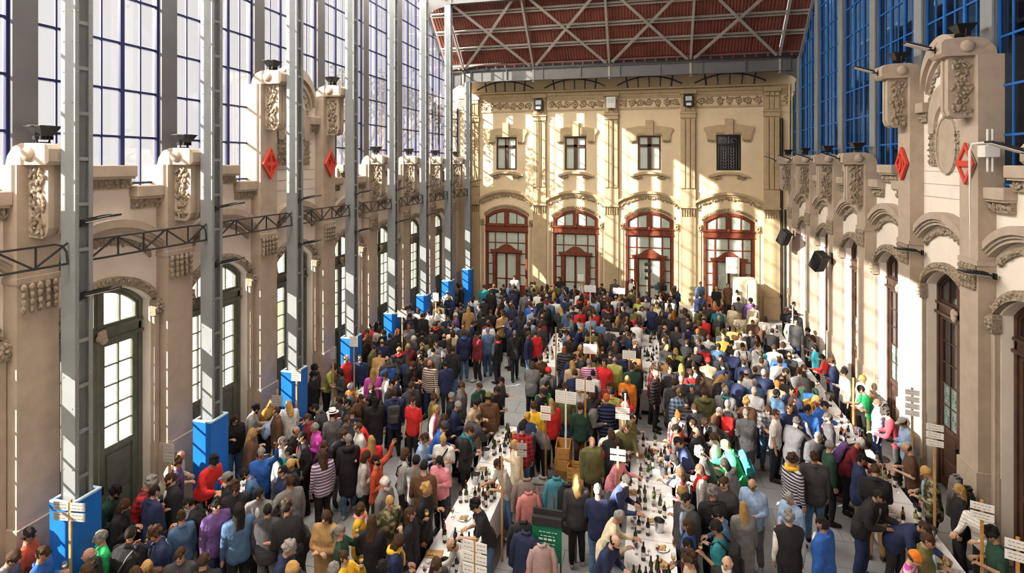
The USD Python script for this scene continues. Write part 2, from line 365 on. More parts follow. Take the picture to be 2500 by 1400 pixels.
# ---- doors of the side walls
DN = [0]
def dname():
    DN[0] += 1; return f'door_{DN[0]}'
def side_door(side, i, wood, glass, label):
    FRM = FL if side == 'left' else FR
    a = py(i); D = thing(dname(), label, 'door', kind='structure')
    o = opening(a + .54, a + 2.42, 0, 4.72, .44); inn = opening(a + .63, a + 2.33, 0, 4.70, .38)
    D0 = .50
    obj('frame', MB(FRM).extr(o.difference(inn), D0, D0 + .18), wood, D)
    c = a + 1.48
    tr = MB(FRM).box(a + .56, a + 2.4, D0 - .06, D0 + .16, 4.06, 4.12).box(a + .58, a + 2.38, D0, D0 + .14, 4.12, 4.28).box(a + .56, a + 2.4, D0 - .04, D0 + .16, 4.28, 4.34)
    tm = obj('transom', tr, wood, D)
    ks = MB(FRM)
    for k in range(9): ks.ell((c + R.uniform(-.08, .08), D0 - .06, 4.2 + R.uniform(-.1, .1)), (.06, .05, .07))
    obj('keystone', ks, 'stone', tm)
    # fanlight
    fan = Polygon([(a + .63, 4.34)] + arc_pts(a + .63, a + 2.33, 4.70, .38, 18) + [(a + 2.33, 4.34)])
    fb = sbox(c - .05, 4.3, c + .05, 5.2)
    for q in (0, 1):
        half = fan.intersection(sbox(a, 4, c - .05, 6) if q == 0 else sbox(c + .05, 4, a + 3, 6))
        x0, _, x1, _ = half.bounds; mid = (x0 + x1) / 2
        sash = half.difference(half.buffer(-.05)).union(sbox(mid - .012, 4.3, mid + .012, 5.2).intersection(half))
        s = obj('fanlight', MB(FRM).extr(sash, D0 + .03, D0 + .1), wood, D)
        for h in (sbox(x0, 4, mid, 6), sbox(mid, 4, x1, 6)):
            obj('pane', MB(FRM).extr(half.buffer(-.045).intersection(h), D0 + .055, D0 + .065), glass if glass == 'pane' else 'dark_glass', s)
    obj('mullion', MB(FRM).extr(fb.intersection(fan), D0, D0 + .14), wood, D)
    for q in (0, 1):
        x0, x1 = (a + .64, c - .01) if q == 0 else (c + .01, a + 2.32)
        z0, z1, zg = .03, 4.05, 1.92 if side == 'left' else 1.46
        fr = MB(FRM); P0, P1 = D0 + .03, D0 + .1
        st = .11
        fr.box(x0, x0 + st, P0, P1, z0, z1).box(x1 - st, x1, P0, P1, z0, z1).box(x0 + st, x1 - st, P0, P1, z1 - .1, z1).box(x0 + st, x1 - st, P0, P1, zg - .12, zg).box(x0 + st, x1 - st, P0, P1, z0, z0 + .2)
        mid = (x0 + x1) / 2; n = 5
        fr.box(mid - .012, mid + .012, P0 + .01, P1, zg, z1 - .1)
        rh = (z1 - .1 - zg) / n
        for k in range(1, n): fr.box(x0 + st, x1 - st, P0 + .01, P1, zg + k * rh - .011, zg + k * rh + .011)
        lf = obj('leaf', fr, wood, D)
        obj('panel', MB(FRM).box(x0 + st, x1 - st, P0 + .03, P1 - .01, z0 + .2, zg - .12).box(x0 + st + .05, x1 - st - .05, P0 + .005, P1, z0 + .27, (z0 + zg) / 2 - .05, .01).box(x0 + st + .05, x1 - st - .05, P0 + .005, P1, (z0 + zg) / 2 + .03, zg - .18, .01), wood, lf)
        for col in (0, 1):
            for k in range(n):
                p0, p1 = (x0 + st, mid - .012) if col == 0 else (mid + .012, x1 - st)
                zz = zg + k * rh
                teal = side == 'right' and k < 2
                obj('pane', MB(FRM).box(p0, p1, D0 + .06, D0 + .068, zz + .011, zz + rh - .011), 'teal_glass' if teal else glass, lf)
                if teal:
                    cc = ((p0 + p1) / 2, zz + rh / 2); sp = MB(FRM)
                    for rr_ in (.05, .1):
                        pts = [(cc[0] + rr_ * math.cos(t), D0 + .055, cc[1] + rr_ * 1.5 * math.sin(t)) for t in np.linspace(0, 5.4, 14)]
                        sp.tube(pts, .009, 5)
                    obj('etched_scroll', sp, 'teal_relief', lf)
        if q == 1: obj('handle', MB(FRM).box(x0 + .03, x0 + .06, P0 - .05, P0, 1.05, 1.2), 'black_metal', lf)
    return D
ords = ['nearest', 'second', 'third', 'fourth', 'fifth', 'sixth', 'seventh', 'eighth', 'ninth']
for i in range(-1, 7): side_door('left', i, 'wood_green', 'pane', f'tall green arched glazed door in the left wall, {ords[i + 1]} from the camera')
for i in range(0, 7): side_door('right', i, 'wood_brown', 'dark_glass', f'tall brown arched door with dark panes in the right wall, {ords[i - 1]} from the camera' if i else 'tall brown arched door in the right wall, just beyond the right edge of the picture')
# ---- high glazing above both walls
WN = [0]
def wname():
    WN[0] += 1; return f'window_{WN[0]}'
def high_window(side, i, label):
    FRM = FL if side == 'left' else FR
    gl = 'pane' if side == 'left' else 'pane_blue'; bf = 'backlit_blue_frame' if side == 'left' else 'blue_frame'
    a = py(i); D = thing(wname(), label, 'window', kind='structure')
    dd = .42
    y0, y1 = a + .175, (a + BAY - .175 if i < 7 else YE - .05)
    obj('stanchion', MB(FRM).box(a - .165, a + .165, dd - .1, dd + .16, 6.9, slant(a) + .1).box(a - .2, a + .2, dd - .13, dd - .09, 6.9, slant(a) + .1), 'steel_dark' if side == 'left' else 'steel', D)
    def ztop(y): return slant(y)
    nc = 3 if i < 7 else 1
    cw = (y1 - y0) / nc
    for k in range(nc + 1):
        y = y0 + k * cw
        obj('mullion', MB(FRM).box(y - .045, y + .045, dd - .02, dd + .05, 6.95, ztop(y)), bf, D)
    for k in range(nc):
        y = y0 + (k + .5) * cw
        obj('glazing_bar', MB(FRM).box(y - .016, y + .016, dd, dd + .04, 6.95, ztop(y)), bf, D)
    zr = [6.95] + [7.2 + .95 * k for k in range(0, 9)]
    for z in zr[1:]:
        w = [y for y in np.linspace(y0, y1, 60) if ztop(y) > z + .02]
        if len(w) < 2: continue
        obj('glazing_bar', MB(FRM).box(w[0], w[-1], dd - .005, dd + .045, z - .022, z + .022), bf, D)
    for k in range(nc * 2):
        u0, u1 = y0 + k * cw / 2 + .03, y0 + (k + 1) * cw / 2 - .03
        for z0, z1 in zip(zr, zr[1:] + [zr[-1] + .95]):
            p = Polygon([(u0, z0 + .02), (u1, z0 + .02), (u1, min(z1 - .02, ztop(u1))), (u0, min(z1 - .02, ztop(u0)))]) if min(ztop(u0), ztop(u1)) > z0 + .08 else None
            if p is not None and p.is_valid: obj('pane', MB(FRM).extr(p, dd + .015, dd + .022), gl, D)
    return D
for i in range(-1, 8): high_window('left', i, f'high gridded window above the left wall, {ords[i + 1]} bay from the camera')
for i in range(0, 8): high_window('right', i, f'high blue framed window above the right wall, {ords[i - 1]} bay from the camera' if i else 'high blue framed window just beyond the right edge of the picture')
# slanted glazing rims under the hip of the roof
for side, FRM in (('left', FL), ('right', FR)):
    mb = MB(FRM).bar((24.3, .44, 15.3), (27.5, .44, 12.2), .12, .22, up=(0, 1, 0)).bar((27.4, .44, 12.2), (29.2, .44, 12.2), .12, .2)
    obj('trim_1' if side == 'left' else 'trim_2', mb, 'steel', None, f'slanted grey steel rim over the far {side} glazing', 'trim', kind='structure')
# ================================================================ FAR WALL
XB = [-7.62, -3.85, -.06, 3.76]; XP = [-9.5, -5.76, -1.965, 1.84, 5.72]
WE = thing('wall_far', 'sun-tinted ochre far wall with fluted pilasters and scroll frieze', 'wall', kind='structure')
wp = sbox(XL - .78, 0, XR + .78, 12.25)
for c in XB:
    wp = wp.difference(opening(c - 1.19, c + 1.19, -.1, 4.72, .44)).difference(sbox(c - .57, 7.27, c + .57, 9.03))
obj('wall_body', MB(FE).extr(wp, 0, .4), 'plaster_sun_tint', WE)
obj('backing', MB(FE).extr(sbox(XL - .78, 0, XR + .78, 12.25), .42, .5), 'brick_dark', WE)
for k, x in enumerate(XP):
    w = .36
    mb = MB(FE).box(x - w, x + w, -.10, 0, 0, 10.15)
    for q in (-1, 0, 1): mb.box(x + q * .235 - .1, x + q * .235 + .1, -.17, -.1, 6.35, 9.85, .03)
    mb.box(x - w, x + w, -.17, -.1, 5.45, 6.3, .01).box(x - w - .03, x + w + .03, -.2, 0, 5.36, 5.45, .01).box(x - w - .03, x + w + .03, -.16, 0, 0, 1.1, .01)
    mb.box(x - w, x + w, -.17, 0, 9.9, 10.12, .01).box(x - w - .03, x + w + .03, -.22, 0, 10.12, 10.2, .01)
    for q in (-1, 0, 1): mb.box(x + q * .22 - .09, x + q * .22 + .09, -.17, 0, 10.25, 10.85, .015).box(x + q * .22 - .1, x + q * .22 + .1, -.23, 0, 10.9, 11.08, .015)
    mb.box(x - w, x + w, -.12, 0, 10.2, 11.1).box(x - w - .04, x + w + .04, -.26, 0, 11.1, 11.34, .015)
    pl = obj('pilaster', mb, 'stone_sun_tint', WE)
    cp = MB(FE)
    for j in range(6):
        for q in range(4): cp.ell((x - .3 + j * .12, -.1, 5.3 - .1 * q), (.045 - .004 * q, .06, .065))
    obj('capital', cp, 'carved_sun_tint', pl)
ends = [XL - .4] + XP + [XR + .5]
for k in range(6):
    a, b = ends[k] + (.4 if k else 0), ends[k + 1] - (.4 if k < 5 else 0)
    if b - a < .15: continue
    obj('cornice', MB(FE).box(a, b, -.1, 0, 11.05, 11.2).box(a, b, -.18, 0, 11.2, 11.36, .01).box(a, b, -.06, 0, 10.96, 11.05).box(a, b, -.05, 0, 10.4, 10.5), 'stone_sun_tint', WE)
    fr = MB(FE); n = max(1, round((b - a) / .42))
    for j in range(n):
        u = a + (j + .5) * (b - a) / n
        t = np.linspace(0, 2 * math.pi, 13)
        fr.tube(np.c_[u + .13 * np.cos(t), np.full(13, -.03), 10.74 + .13 * np.sin(t)], .03, 5, False)
        fr.ell((u, -.03, 10.74), (.055, .05, .055))
        for q in range(5):
            an = R.uniform(0, 6.28); fr.ell((u + .19 * math.cos(an), -.02, 10.73 + .17 * math.sin(an)), (.075, .04, .035), rotm(0, R.uniform(0, 3), 0))
    obj('scroll_frieze', fr, 'carved_sun_tint', WE)
# skirting dado
obj('dado', MB(FE).box(XL - .3, XR + .3, -.02, 0, 0, .95).extr(unary_union([sbox(c - 1.25, -.1, c + 1.25, 1) for c in XB]).intersection(sbox(-20, 5, 20, 6)), 0, .01), 'stone_sun_tint', WE) if False else None
for k, c in enumerate(XB):
    a, b = XP[k] + .36, XP[k + 1] - .36
    hd = MB(FE).extr(arc_band(a, b, 5.62, .44, .13), -.16, 0).extr(arc_band(a, b, 5.54, .44, .09), -.1, 0).extr(arc_band(a, b, 5.5, .43, .05), -.06, 0)
    obj('hood_arch', hd, 'stone_sun_tint', WE)
    obj('hood_garland', carve(MB(FE), [(p, z) for p, z in arc_pts(a + .12, b - .12, 5.42, .42, 26)], .085, -.03), 'carved_sun_tint', WE)
    obj('archivolt', carve(MB(FE).extr(arc_band(c - 1.25, c + 1.25, 4.75, .46, .16), -.05, 0), [(p, z + .08) for p, z in arc_pts(c - 1.22, c + 1.22, 4.76, .46, 28)], .06, -.05), 'carved_sun_tint', WE)
    for u in (c - 1.36, c + 1.36):
        rs = MB(FE).box(u - .1, u + .1, -.07, 0, 4.2, 4.55)
        for j in range(7): rs.ell((u + .06 * math.cos(j * .9), -.08, 4.37 + .09 * math.sin(j * .9)), (.036, .04, .05))
        obj('rosette', rs, 'carved_sun_tint', WE)
        obj('jamb_shaft', MB(FE).box(u - .07, u + .07, -.04, 0, 0, 4.2, .01), 'stone_sun_tint', WE)
    # upper window hood, keystone, sill
    ho = Polygon([(c - 1.02, 8.78), (c - .62, 8.78), (c - .62, 9.05), (c + .62, 9.05), (c + .62, 8.78), (c + 1.02, 8.78), (c + 1.05, 9.1), (c + 1.18, 9.3), (c + 1.14, 9.42), (c + .5, 9.53), (c - .5, 9.53), (c - 1.14, 9.42), (c - 1.18, 9.3), (c - 1.05, 9.1)])
    obj('window_hood', MB(FE).extr(ho, -.1, 0).extr(sbox(c - .19, 9.05, c + .19, 9.83), -.16, -.1), 'stone_sun_tint', WE)
    dn = MB(FE)
    for q in range(6): dn.box(c - .58 + q * .065, c - .54 + q * .065, -.12, -.02, 9.06, 9.16).box(c + .22 + q * .065, c + .26 + q * .065, -.12, -.02, 9.06, 9.16)
    for sg in (-1, 1):
        for q in range(5): dn.ell((c + sg * (.68 + q * .07), -.09, 8.75), (.04, .05, .06))
    obj('dentils', dn, 'carved_sun_tint', WE)
    sill = Polygon(arc_pts(c - .95, c + .95, 7.0, .2, 16) + [(c + .95, 6.93), (c + .55, 6.98)] + arc_pts(c - .5, c + .5, 7.02, .06, 8)[::-1] + [(c - .55, 6.98), (c - .95, 6.93)])
    obj('window_sill', MB(FE).extr(sill, -.16, 0), 'stone_sun_tint', WE)
    sb = MB(FE)
    for sg in (-1, 1):
        for q in range(9): sb.ell((c + sg * (.42 + .045 * q), -.07, 6.9 + .03 * math.sin(q)), (.05, .07, .07))
    obj('sill_bracket', sb, 'carved_sun_tint', WE)
side_l = ['leftmost', 'second from the left', 'third from the left', 'rightmost']
for k, c in enumerate(XB):
    # upper window
    D = thing(wname(), (f'small upper window with dark frame and pale panes in the far wall, {side_l[k]}' if k < 3 else 'small upper window with dark iron grille in the far wall, rightmost'), 'window', kind='structure')
    z0, z1 = 7.27, 9.03
    if k < 3:
        fm = MB(FE).box(c - .57, c - .49, .02, .2, z0, z1).box(c + .49, c + .57, .02, .2, z0, z1).box(c - .49, c + .49, .02, .2, z0, z0 + .08).box(c - .49, c + .49, .02, .2, z1 - .07, z1).box(c - .09, c + .09, .0, .2, z0 + .08, z1 - .07).box(c - .49, c + .49, 0, .2, 8.48, 8.6)
        obj('frame', fm, 'wood_brown', D)
        for (x0, x1) in ((c - .49, c - .09), (c + .09, c + .49)):
            for (q0, q1) in ((z0 + .08, 8.48), (8.6, z1 - .07)): obj('pane', MB(FE).box(x0, x1, .1, .11, q0, q1), 'milky_glass', D)
    else:
        obj('frame', MB(FE).box(c - .57, c - .51, .0, .2, z0, z1).box(c + .51, c + .57, 0, .2, z0, z1).box(c - .51, c + .51, 0, .2, z1 - .06, z1).box(c - .51, c + .51, 0, .2, 8.5, 8.58).box(c - .51, c + .51, 0, .2, z0, z0 + .06), 'black_metal', D)
        obj('pane', MB(FE).box(c - .51, c + .51, .16, .17, z0, z1), 'dark_glass', D)
        g = MB(FE)
        for q in range(9): g.box(c - .48 + q * .12 - .008, c - .48 + q * .12 + .008, .04, .06, z0, 8.5)
        for sg in (-1, 1):
            for q in range(7): g.bar((c + sg * .18, .05, 7.4 + q * .15), (c + sg * (.06 if q % 2 else .3), .05, 7.47 + q * .15), .012).bar((c + sg * .18, .05, 7.4 + q * .15), (c + sg * (.3 if q % 2 else .06), .05, 7.47 + q * .15), .012)
            t = np.linspace(0, 5, 14); g.tube(np.c_[c + sg * (.25 + .12 * np.cos(t)), np.full(14, .05), 8.75 + .1 * np.sin(t)], .012, 5)
        g.tube([(c, .05, 8.6), (c, .05, 8.98)], .02, 6)
        obj('grille', g, 'steel', D)
    # door
    D = thing(dname(), f'red-brown wooden arched doorway with pale panes in the far wall, {side_l[k]}', 'door', kind='structure')
    wd = 'wood_red'
    o = opening(c - 1.19, c + 1.19, 0, 4.72, .44); inn = opening(c - 1.05, c + 1.05, 0, 4.66, .36)
    obj('frame', MB(FE).extr(o.difference(inn), -.02, .2), wd, D)
    obj('transom', MB(FE).box(c - 1.22, c + 1.22, -.08, .2, 4.2, 4.28, .01).box(c - 1.2, c + 1.2, -.03, .2, 3.98, 4.2).box(c - 1.22, c + 1.22, -.06, .2, 3.9, 3.98, .01).ell((c, -.07, 4.27), (.09, .07, .12)), wd, D)
    fan = Polygon([(c - 1.05, 4.28)] + arc_pts(c - 1.05, c + 1.05, 4.66, .36, 18) + [(c + 1.05, 4.28)])
    obj('mullion', MB(FE).extr(sbox(c - .09, 4.28, c + .09, 5.1).intersection(fan), -.02, .18), wd, D)
    for half in (fan.intersection(sbox(c - 2, 4, c - .09, 6)), fan.intersection(sbox(c + .09, 4, c + 2, 6))):
        x0, _, x1, _ = half.bounds; mid = (x0 + x1) / 2
        s = obj('fanlight', MB(FE).extr(half.difference(half.buffer(-.05)).union(sbox(mid - .025, 4, mid + .025, 6).intersection(half)), .02, .1), wd, D)
        for h in (sbox(x0, 4, mid, 6), sbox(mid, 4, x1, 6)): obj('pane', MB(FE).extr(half.buffer(-.045).intersection(h), .055, .065), 'milky_glass', s)
    zr = [3.86, 3.28, 2.70, 2.12, 1.54, .96]
    xs = [c - 1.05, c - .64, c, c + .64, c + 1.05]
    gb = MB(FE)
    for z in zr[:-1]: gb.box(c - 1.05, c + 1.05, .04, .1, z - .025, z + .025)
    for x in xs[1:-1]: gb.box(x - .03, x + .03, .03, .11, .9, 3.88)
    gb.box(c - 1.05, c - .57, .01, .15, 0, .96).box(c + .57, c + 1.05, .01, .15, 0, .96)
    obj('glazing_grid', gb, wd, D)
    for q in range(5):
        for j in range(4):
            if q >= 2 and j in (1, 2): continue
            obj('pane', MB(FE).box(xs[j] + .02, xs[j + 1] - .02, .065, .075, zr[q + 1] + .02, zr[q] - .02), 'milky_glass', D)
    pt = MB(FE)
    for sg in (-1, 1): pt.box(*sorted((c + sg * .56, c + sg * .76)), -.12, .12, 0, 2.75, .01)
    pt.box(c - .86, c + .86, -.16, .12, 2.75, 2.9, .015)
    ped = Polygon([(c - .8, 2.9), (c + .8, 2.9), (c + .5, 2.95), (c + .28, 3.12), (c + .12, 3.2), (c - .12, 3.2), (c - .28, 3.12), (c - .5, 2.95)])
    pt.extr(ped, -.12, .1)
    for sg in (-1, 1): pt.ell((c + sg * .84, -.1, 2.88), (.07, .08, .05))
    portal = obj('inner_portal', pt, wd, D)
    for sg in (-1, 1):
        x0, x1 = sorted((c + sg * .02, c + sg * .56))
        lf = obj('leaf', MB(FE).box(x0, x0 + .04, .0, .06, .05, 2.75).box(x1 - .04, x1, 0, .06, .05, 2.75).box(x0, x1, 0, .06, 1.3, 1.36).box(x0, x1, 0, .06, 2.69, 2.75).box(x0, x1, 0, .06, .05, .6), wd, D)
        obj('pane', MB(FE).box(x0 + .04, x1 - .04, .025, .035, .6, 1.3), 'milky_glass', lf); obj('pane', MB(FE).box(x0 + .04, x1 - .04, .025, .035, 1.36, 2.69), 'milky_glass', lf)
        if sg < 0: obj('handle', MB(FE).box(x0 + .12, x0 + .16, -.05, 0, 1.75, 2.05), 'white_metal', lf)
# paint-gold pipe along the cornice and down the right corner
pp = MB().tube([(XL - .3, YE - .25, 11.45), (XR + .42, YE - .25, 11.45)], .05, 8)
obj('trim_3', pp, 'gold_pipe', None, 'yellow pipe running along the top of the far wall cornice', 'pipe', kind='structure')
pp = MB().tube([(XR + .45, YE - .25, 11.4), (XR + .45, YE - .25, 7.4)], .055, 8).tube([(XR + .3, YE - .25, 11.4), (XR + .3, YE - .25, 7.4)], .05, 8)
obj('trim_4', pp, 'gold_pipe', None, 'pair of pale downpipes in the upper right far corner', 'pipe', kind='structure')
pp = MB().tube([(XR + .0, YE - .12, 9.8), (XR + .0, YE - .12, 0)], .06, 8).tube([(XR + .13, YE - .3, 5.4), (XR + .13, YE - .3, 0)], .05, 8)
obj('trim_5', pp, 'black_metal', None, 'dark downpipe in the right far corner beside the last pilaster', 'pipe', kind='structure')
# near wall behind the camera
NW = thing('wall_near', 'plain plaster wall behind the camera', 'wall', kind='structure')
obj('wall_body', MB().box(XL - .7, XR + .7, -5.0, -4.5, 0, 15.3), 'plaster', NW)

# ================================================================ ROOF
C = thing('ceiling', 'red corrugated roof on grey steel rafters and purlins', 'ceiling', kind='structure')
s0 = np.array([27.45, 12.55]); s1 = np.array([24.5, 15.4]); sdv = s1 - s0; sn = np.array([.70, .72])
def slp(t, off=0): q = s0 + sdv * t + sn * off; return q
XQ = [XL - .5] + XP + [XR + .55]
for k in range(6):
    for j in range(4):
        x = np.arange(XQ[k], XQ[k + 1] + .001, .035); t0, t1 = .03 + j * .243, .03 + (j + 1) * .243
        v = []
        for t in (t0, t1):
            q = np.array([slp(t, .24 + (.018 if i % 4 in (0, 1) else -.018)) for i in range(len(x))]); v.append(np.c_[x, q])
        v = np.vstack(v); n = len(x); i = np.arange(n - 1)
        f = np.vstack([np.c_[i, i + 1, n + i + 1], np.c_[i, n + i + 1, n + i]])
        obj('corrugated_sheet', (v, f), 'corrugated', C)
for j, t in enumerate((.26, .50, .745, .985)):
    a = slp(t, .14); b = slp(t + .035, .14)
    for q, nm in ((a, .05), (b, .05)): obj('purlin', MB().bar((XL - .5, *q), (XR + .55, *q), .06, .10, up=(0, .7, .7)), 'purlin', C)
obj('purlin', MB().bar((XL - .5, *slp(.02, .14)), (XR + .55, *slp(.02, .14)), .05, .08), 'corrugated', C)
st = MB()
for k in range(34): st.box(XL + .2 + k * .5, XL + .28 + k * .5, 27.5, 27.6, 12.42, 12.75)
st.box(XL - .5, XR + .55, 27.5, 27.62, 12.42, 12.5); obj('vent_strip', st, 'corrugated', C)
obj('vent_backing', MB().box(XL - .5, XR + .55, 27.8, 27.85, 12.4, 13), 'black_metal', C)
for x in XP:
    q0, q1 = slp(0, 0), slp(1.02, 0)
    obj('rafter', MB().bar((x, *q0), (x, *q1), .10, .14, up=(0, .7, .7)).bar((x, q0[0] - .02, q0[1]), (x, q0[0] - .02, 11.75), .1, .1), 'purlin', C)
for a, b in zip(XP[:-1], XP[1:]):
    for (p, q) in ((a + .15, b - .15), (b - .15, a + .15)):
        obj('brace', MB().bar((p, *slp(.02, -.06 if p < q else -.1)), (q, *slp(1.0, -.06 if p < q else -.1)), .13, .05, up=(0, .7, .7)), 'purlin', C)
def ibeam(y, z0, z1, nm='beam', x0=XL + .65, x1=XR + .1):
    mb = MB().box(x0, x1, y - .02, y + .02, z0, z1).box(x0, x1, y - .12, y + .12, z0, z0 + .03).box(x0, x1, y - .12, y + .12, z1 - .03, z1)
    for x in np.arange(x0 + .3, x1, 1.9): mb.box(x - .02, x + .02, y - .1, y + .1, z0, z1)
    return obj(nm, mb, 'steel_in_shade', C)
ibeam(27.45, 11.83, 12.42); ibeam(24.5, 15.07, 15.65)
def knee(y, zb, x, sg):
    t = np.linspace(0, math.pi / 2, 9); mb = MB(); r = .95
    p = [(x + sg * r * math.sin(q) - sg * 0, y, zb - r * .55 * (1 - math.cos(q))) for q in t]
    for a, b in zip(p[:-1], p[1:]): mb.bar(a, b, .16, .035, up=(0, 1, 0))
    pl = Polygon([(q[0], q[2]) for q in p] + [(x + sg * r, zb + .55), (x, zb + .55)]).buffer(0)
    mb.extr(pl, y - .01, y + .01); obj('knee_bracket', mb, 'steel_in_shade', C)
knee(27.45, 11.83, XL + .7, -1); knee(27.45, 11.83, XR + .0 - .55, 1); knee(24.5, 15.07, XL + .7, -1)
obj('soffit', MB().box(XL - .6, XR + .6, 27.3, 29.7, 12.42, 12.5), 'black_metal', C)
tb = MB()
for k, c in enumerate(XB):
    a, b = XP[k] + .3, XP[k + 1] - .3
    pts = arc_pts(a, b, 11.62, .42, 9)
    for p, q in zip(pts[:-1], pts[1:]): tb.bar((p[0], 28.9, p[1]), (q[0], 28.9, q[1]), .06, .07, up=(0, 1, 0))
    for q in range(1, 6): u = a + (b - a) * q / 6; tb.bar((u, 28.95, 11.5), (u + (u - c) * .08, 28.9, 12.1), .05)
obj('eaves_truss', tb, 'iron', C)
# the long pitched roof above the frame
v = np.array([[XR + .8, -5, 15.35], [XR + .8, 24.5, 15.35], [-1.925, 24.5, 18.6], [-1.925, -5, 18.6]])
v = np.vstack([v, v + [0, 0, .08]]); f = np.array([[0, 1, 2], [0, 2, 3], [4, 6, 5], [4, 7, 6], [0, 4, 5], [0, 5, 1], [1, 5, 6], [1, 6, 2], [2, 6, 7], [2, 7, 3], [3, 7, 4], [3, 4, 0]])
obj('long_slope', (v, f), 'corrugated', C)
v = np.array([[-6.0, -5, 17.11], [-6.0, 24.5, 17.11], [-1.925, 24.5, 18.6], [-1.925, -5, 18.6]]); v = np.vstack([v, v + [0, 0, .08]])
obj('long_slope', (v, f), 'corrugated', C)
for k in range(10):                                       # unseen translucent sheets, added to spread fill light onto the right wall
    y_ = -5 + k * 2.95
    obj('added_fill_sheet', MB().add([[XL - .8, y_, 15.35], [-6.0, y_, 17.11], [-6.0, y_ + 2.85, 17.11], [XL - .8, y_ + 2.85, 15.35]], [[0, 1, 2], [0, 2, 3]]), 'fill_roof_sheet', C)
    obj('roof_bar', MB().bar((XL - .8, y_ + 2.9, 15.35), (-1.925, y_ + 2.9, 18.6), .12, .08), 'steel', C)
obj('gable_infill', MB().extr(Polygon([(XL - .8, 15.6), (XR + .8, 15.6), (-1.925, 18.7)]), 24.45, 24.55), 'corrugated', C)

# ================================================================ STEEL COLUMNS, GIRDERS
CX = -9.23
column_where = ['nearest the camera', 'second from the camera', 'third from the camera', 'fourth from the camera', 'fifth from the camera', 'sixth from the camera', 'seventh from the camera', 'farthest, beside the far wall']
for i in range(8):
    y = py(i) + .05; top = 11.83 if i == 7 else 15.07
    t = thing('steel_column', f'grey steel column with blue padding at its foot, {column_where[i]}', 'column', (CX, y, 0), group='steel columns along the left wall')
    mb = MB().box(-.03, .03, -.14, .14, 0, top).box(-.15, .15, -.15, -.13, 0, top).box(-.15, .15, .13, .15, 0, top)
    for sx in (-1, 1): mb.box(*sorted((sx * .15, sx * .135)), -.13, -.085, 0, top).box(*sorted((sx * .15, sx * .135)), .085, .13, 0, top)
    for z in np.arange(2.4, top, .75): mb.box(.115, .13, -.13, .13, z, z + .06)
    obj('shaft', mb, 'steel', t)
    r = MB()
    for z in np.arange(2.6, top, .5):
        r.ell((.152, -.11, z), (.010, .014, .014), k=ICO0).ell((.152, .11, z), (.010, .014, .014), k=ICO0).ell((-.09, -.152, z), (.014, .010, .014), k=ICO0).ell((.09, -.152, z), (.014, .010, .014), k=ICO0)
    obj('rivets', r, 'steel', t, kind='stuff')
    w = Polygon([(-.24, -.26), (.22, -.26), (.22, .24), (-.24, .24)])
    obj('padding', MB().flat(w.difference(w.buffer(-.05)), .02, 2.1), 'blue_wrap', t)
    obj('padding_rim', MB().flat(w.buffer(.004).difference(w.buffer(-.055)), 2.1, 2.13), 'blue_edge', t)
for i in range(-1, 7):
    y0, y1 = py(i) + .22, py(i + 1) - .12
    t = thing('lattice_girder', f'thin black lattice girder between columns, {ords[i + 1]} span from the camera', 'girder', (CX + .02, y0, 5.97), group='lattice girders between the columns')
    L = y1 - y0; n = 5
    obj('top_chord', MB().bar((0, 0, .34), (0, L - .2, .34), .05, .03).tube([(0, L - .2, .34), (0, L - .08, .3), (0, L - .02, .2), (0, L, .0)], .016, 6), 'iron', t)
    obj('bottom_chord', MB().bar((0, 0, 0), (0, L, 0), .05, .03), 'iron', t)
    for k in range(n):
        a, b = k * L / n, (k + 1) * L / n
        obj('upright', MB().bar((0, a + .03, 0), (0, a + .03, .34), .022), 'iron', t)
        obj('diagonal', MB().bar((0, a, .34 if k % 2 else 0), (0, b, 0 if k % 2 else .34), .026), 'iron', t)
# ---- lamps
def led_flood(label, loc, rz, tilt=.3, group=None):
    t = thing('flood_lamp', label, 'lamp', loc, rz, group)
    obj('arm', MB().tube([(-.02, 0, 0), (.12, 0, .02)], .018, 6).box(-.03, .0, -.05, .05, -.06, .06), 'black_metal', t)
    Rm = rotm(0, tilt, 0)
    hd = MB().box(.08, .56, -.13, .13, -.0, .035, .01); hd.v[-1] = (hd.v[-1] - [.1, 0, 0]) @ Rm.T + [.1, 0, .02]
    for k in range(6):
        hd.box(.14 + k * .05, .15 + k * .05, -.1, .1, .035, .06); hd.v[-1] = (hd.v[-1] - [.1, 0, 0]) @ Rm.T + [.1, 0, .02]
    obj('housing', hd, 'black_metal', t)
    ln = MB().box(.11, .53, -.11, .11, -.012, .0); ln.v[-1] = (ln.v[-1] - [.1, 0, 0]) @ Rm.T + [.1, 0, .02]
    obj('lens', ln, 'white_metal', t)
    return t
f0 = None
for i in range(8):
    for z, nm in ((6.62, 'upper'), (5.42, 'lower')):
        if i in (6, 7) and z < 6: continue
        lab = f'{nm} slim flood lamp on the column {column_where[i]}' if i < 6 else f'slim flood lamp on the column {column_where[i]}'
        loc = (CX + .15, py(i) + .05, z)
        f0 = led_flood(lab, loc, 12, -.22) if f0 is None else copy_of(f0, lab, loc, 12)
